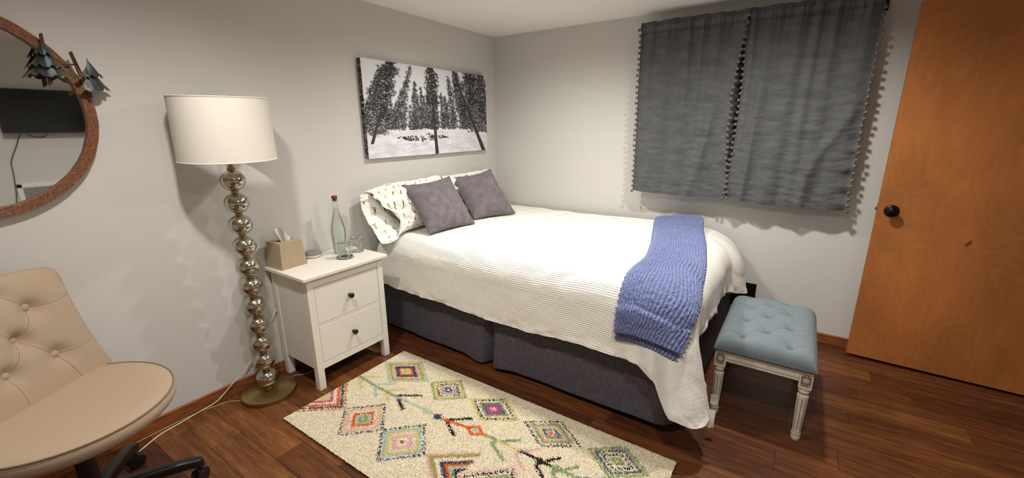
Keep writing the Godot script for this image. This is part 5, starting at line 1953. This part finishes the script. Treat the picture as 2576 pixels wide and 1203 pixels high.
func canvas():
	var t := thing("canvas_print", "black-and-white canvas print of tall snowy firs above the bed head", "picture")
	var x0 := -1.452
	var x1 := -0.181
	var y0 := 1.202
	var y1 := 1.820
	var d := 0.036
	var m := mat(Color.WHITE, 0.75)
	m.albedo_texture = forest_tex()
	m.heightmap_enabled = false
	var b := MB.new()
	b.face([Vector3(x0, y0, d), Vector3(x1, y0, d), Vector3(x1, y1, d), Vector3(x0, y1, d)], [Vector2(0, 1), Vector2(1, 1), Vector2(1, 0), Vector2(0, 0)])
	# the print runs on round the stretcher edges
	b.face([Vector3(x0, y0, 0.002), Vector3(x0, y0, d), Vector3(x0, y1, d), Vector3(x0, y1, 0.002)], [Vector2(0.93, 0.74), Vector2(0.90, 0.74), Vector2(0.90, 0.1), Vector2(0.93, 0.1)])
	b.face([Vector3(x1, y0, d), Vector3(x1, y0, 0.002), Vector3(x1, y1, 0.002), Vector3(x1, y1, d)], [Vector2(1, 1), Vector2(0.972, 1), Vector2(0.972, 0), Vector2(1, 0)])
	b.face([Vector3(x0, y1, d), Vector3(x1, y1, d), Vector3(x1, y1, 0.002), Vector3(x0, y1, 0.002)], [Vector2(0, 0), Vector2(1, 0), Vector2(1, 0.058), Vector2(0, 0.058)])
	b.face([Vector3(x0, y0, 0.002), Vector3(x1, y0, 0.002), Vector3(x1, y0, d), Vector3(x0, y0, d)], [Vector2(0, 0.942), Vector2(1, 0.942), Vector2(1, 1), Vector2(0, 1)])
	part("printed_canvas", b, m, t)
	b = MB.new()
	for q in [[x0 + 0.02, (y0 + y1) / 2, 0.036, y1 - y0 - 0.004], [x1 - 0.02, (y0 + y1) / 2, 0.036, y1 - y0 - 0.004], [(x0 + x1) / 2, y0 + 0.02, x1 - x0 - 0.004, 0.036], [(x0 + x1) / 2, y1 - 0.02, x1 - x0 - 0.004, 0.036]]:
		b.box(Vector3(q[0], q[1], d / 2), Vector3(q[2], q[3], d - 0.004))
	part("stretcher", b, mat(c8(190, 160, 120), 0.7), t)

func curve(p: Array, n := 10) -> Array:
	var out := []
	for i in p.size() - 1:
		var a: Vector3 = p[maxi(i - 1, 0)]
		var d: Vector3 = p[mini(i + 2, p.size() - 1)]
		for k in n:
			out.append(p[i].cubic_interpolate(p[i + 1], a, d, float(k) / n))
	out.append(p[-1])
	return out

func cords():
	var b := MB.new()
	b.tube(curve([Vector3(-2.16, 0.40, 0.012), Vector3(-2.205, 0.345, 0.018), Vector3(-2.28, 0.24, 0.02), Vector3(-2.366, 0.136, 0.02), Vector3(-2.445, 0.078, 0.021), Vector3(-2.50, 0.04, 0.024), Vector3(-2.545, 0.020, 0.030), Vector3(-2.61, 0.010, 0.028), Vector3(-2.70, 0.003, 0.036), Vector3(-2.79, 0.003, 0.055), Vector3(-2.90, 0.003, 0.12)]), 0.0028, 8)
	solo("white_cable", b, M.cable_white, "thin white cable dropping along the wall behind the lamp to the floor", "cable")
	b = MB.new()
	b.tube(curve([Vector3(-2.452, 0.003, 0.10), Vector3(-2.49, 0.003, 0.055), Vector3(-2.56, 0.003, 0.031), Vector3(-2.66, 0.003, 0.018), Vector3(-2.76, 0.003, 0.020), Vector3(-2.90, 0.003, 0.03)]), 0.0028, 8)
	solo("lamp_cord", b, M.cable_clear, "clear golden lamp cord lying on the floor along the baseboard", "cable")
	b = MB.new()
	b.tube(curve([Vector3(-2.215, 0.003, 0.13), Vector3(-2.17, 0.003, 0.105), Vector3(-2.135, 0.003, 0.13), Vector3(-2.10, 0.003, 0.15), Vector3(-2.04, 0.003, 0.12), Vector3(-1.98, 0.02, 0.04), Vector3(-1.96, 0.12, 0.02)]), 0.0026, 8)
	solo("power_cord", b, M.cable_clear, "pale cord running from the lamp base under the nightstand", "cable")

func far_wall_things():
	# what the mirror shows: television, its cable, and a wall vent
	var Z := 3.62
	var t := thing("television", "black flat television hung on the wall across from the bed, seen in the mirror", "television")
	var b := MB.new()
	b.box(Vector3(-2.21, 1.563, Z - 0.065), Vector3(0.745, 0.385, 0.05), 0.004)
	part("case", b, M.tv_case, t)
	b = MB.new()
	b.box(Vector3(-2.21, 1.567, Z - 0.0895), Vector3(0.722, 0.357, 0.003), 0.0008)
	part("screen", b, M.tv, t)
	b = MB.new()
	b.box(Vector3(-2.21, 1.56, Z - 0.025), Vector3(0.2, 0.2, 0.05), 0.003)
	part("wall_mount", b, M.black_metal, t)
	b = MB.new()
	b.tube(curve([Vector3(-2.472, 1.364, Z - 0.05), Vector3(-2.49, 1.33, Z - 0.02), Vector3(-2.515, 1.26, Z - 0.008), Vector3(-2.575, 1.12, Z - 0.006), Vector3(-2.585, 1.0, Z - 0.006), Vector3(-2.605, 0.82, Z - 0.006), Vector3(-2.64, 0.62, Z - 0.008), Vector3(-2.62, 0.4, Z - 0.006)]), 0.0035, 8)
	b.tube(curve([Vector3(-2.43, 1.364, Z - 0.05), Vector3(-2.41, 1.345, Z - 0.02), Vector3(-2.34, 1.33, Z - 0.015), Vector3(-2.30, 1.364, Z - 0.04)]), 0.0035, 8)
	solo("television_cable", b, M.cable_black, "thin dark cable hanging down the wall below the television", "cable")
	t = thing("wall_vent", "white wall vent with dark louvres below the television, seen in the mirror", "vent")
	b = MB.new()
	var x0 := -2.592
	var x1 := -2.20
	var y1 := 0.912
	var y0 := 0.62
	for q in [[(x0 + x1) / 2, y1 - 0.018, x1 - x0, 0.036], [(x0 + x1) / 2, y0 + 0.018, x1 - x0, 0.036], [x0 + 0.018, (y0 + y1) / 2, 0.036, y1 - y0], [x1 - 0.018, (y0 + y1) / 2, 0.036, y1 - y0]]:
		b.box(Vector3(q[0], q[1], Z - 0.006), Vector3(q[2], q[3], 0.012), 0.002)
	part("frame", b, M.white_metal, t)
	b = MB.new()
	b.box(Vector3((x0 + x1) / 2, (y0 + y1) / 2, Z - 0.002), Vector3(x1 - x0 - 0.06, y1 - y0 - 0.06, 0.003))
	part("duct", b, M.black, t)
	for i in 15:
		b = MB.new()
		b.box(Vector3.ZERO, Vector3(x1 - x0 - 0.07, 0.003, 0.012), 0.0, Transform3D(Basis(Vector3(1, 0, 0), 0.7), Vector3((x0 + x1) / 2, y0 + 0.045 + i * (y1 - y0 - 0.09) / 14.0, Z - 0.008)))
		part("louvre", b, M.white_metal, t)
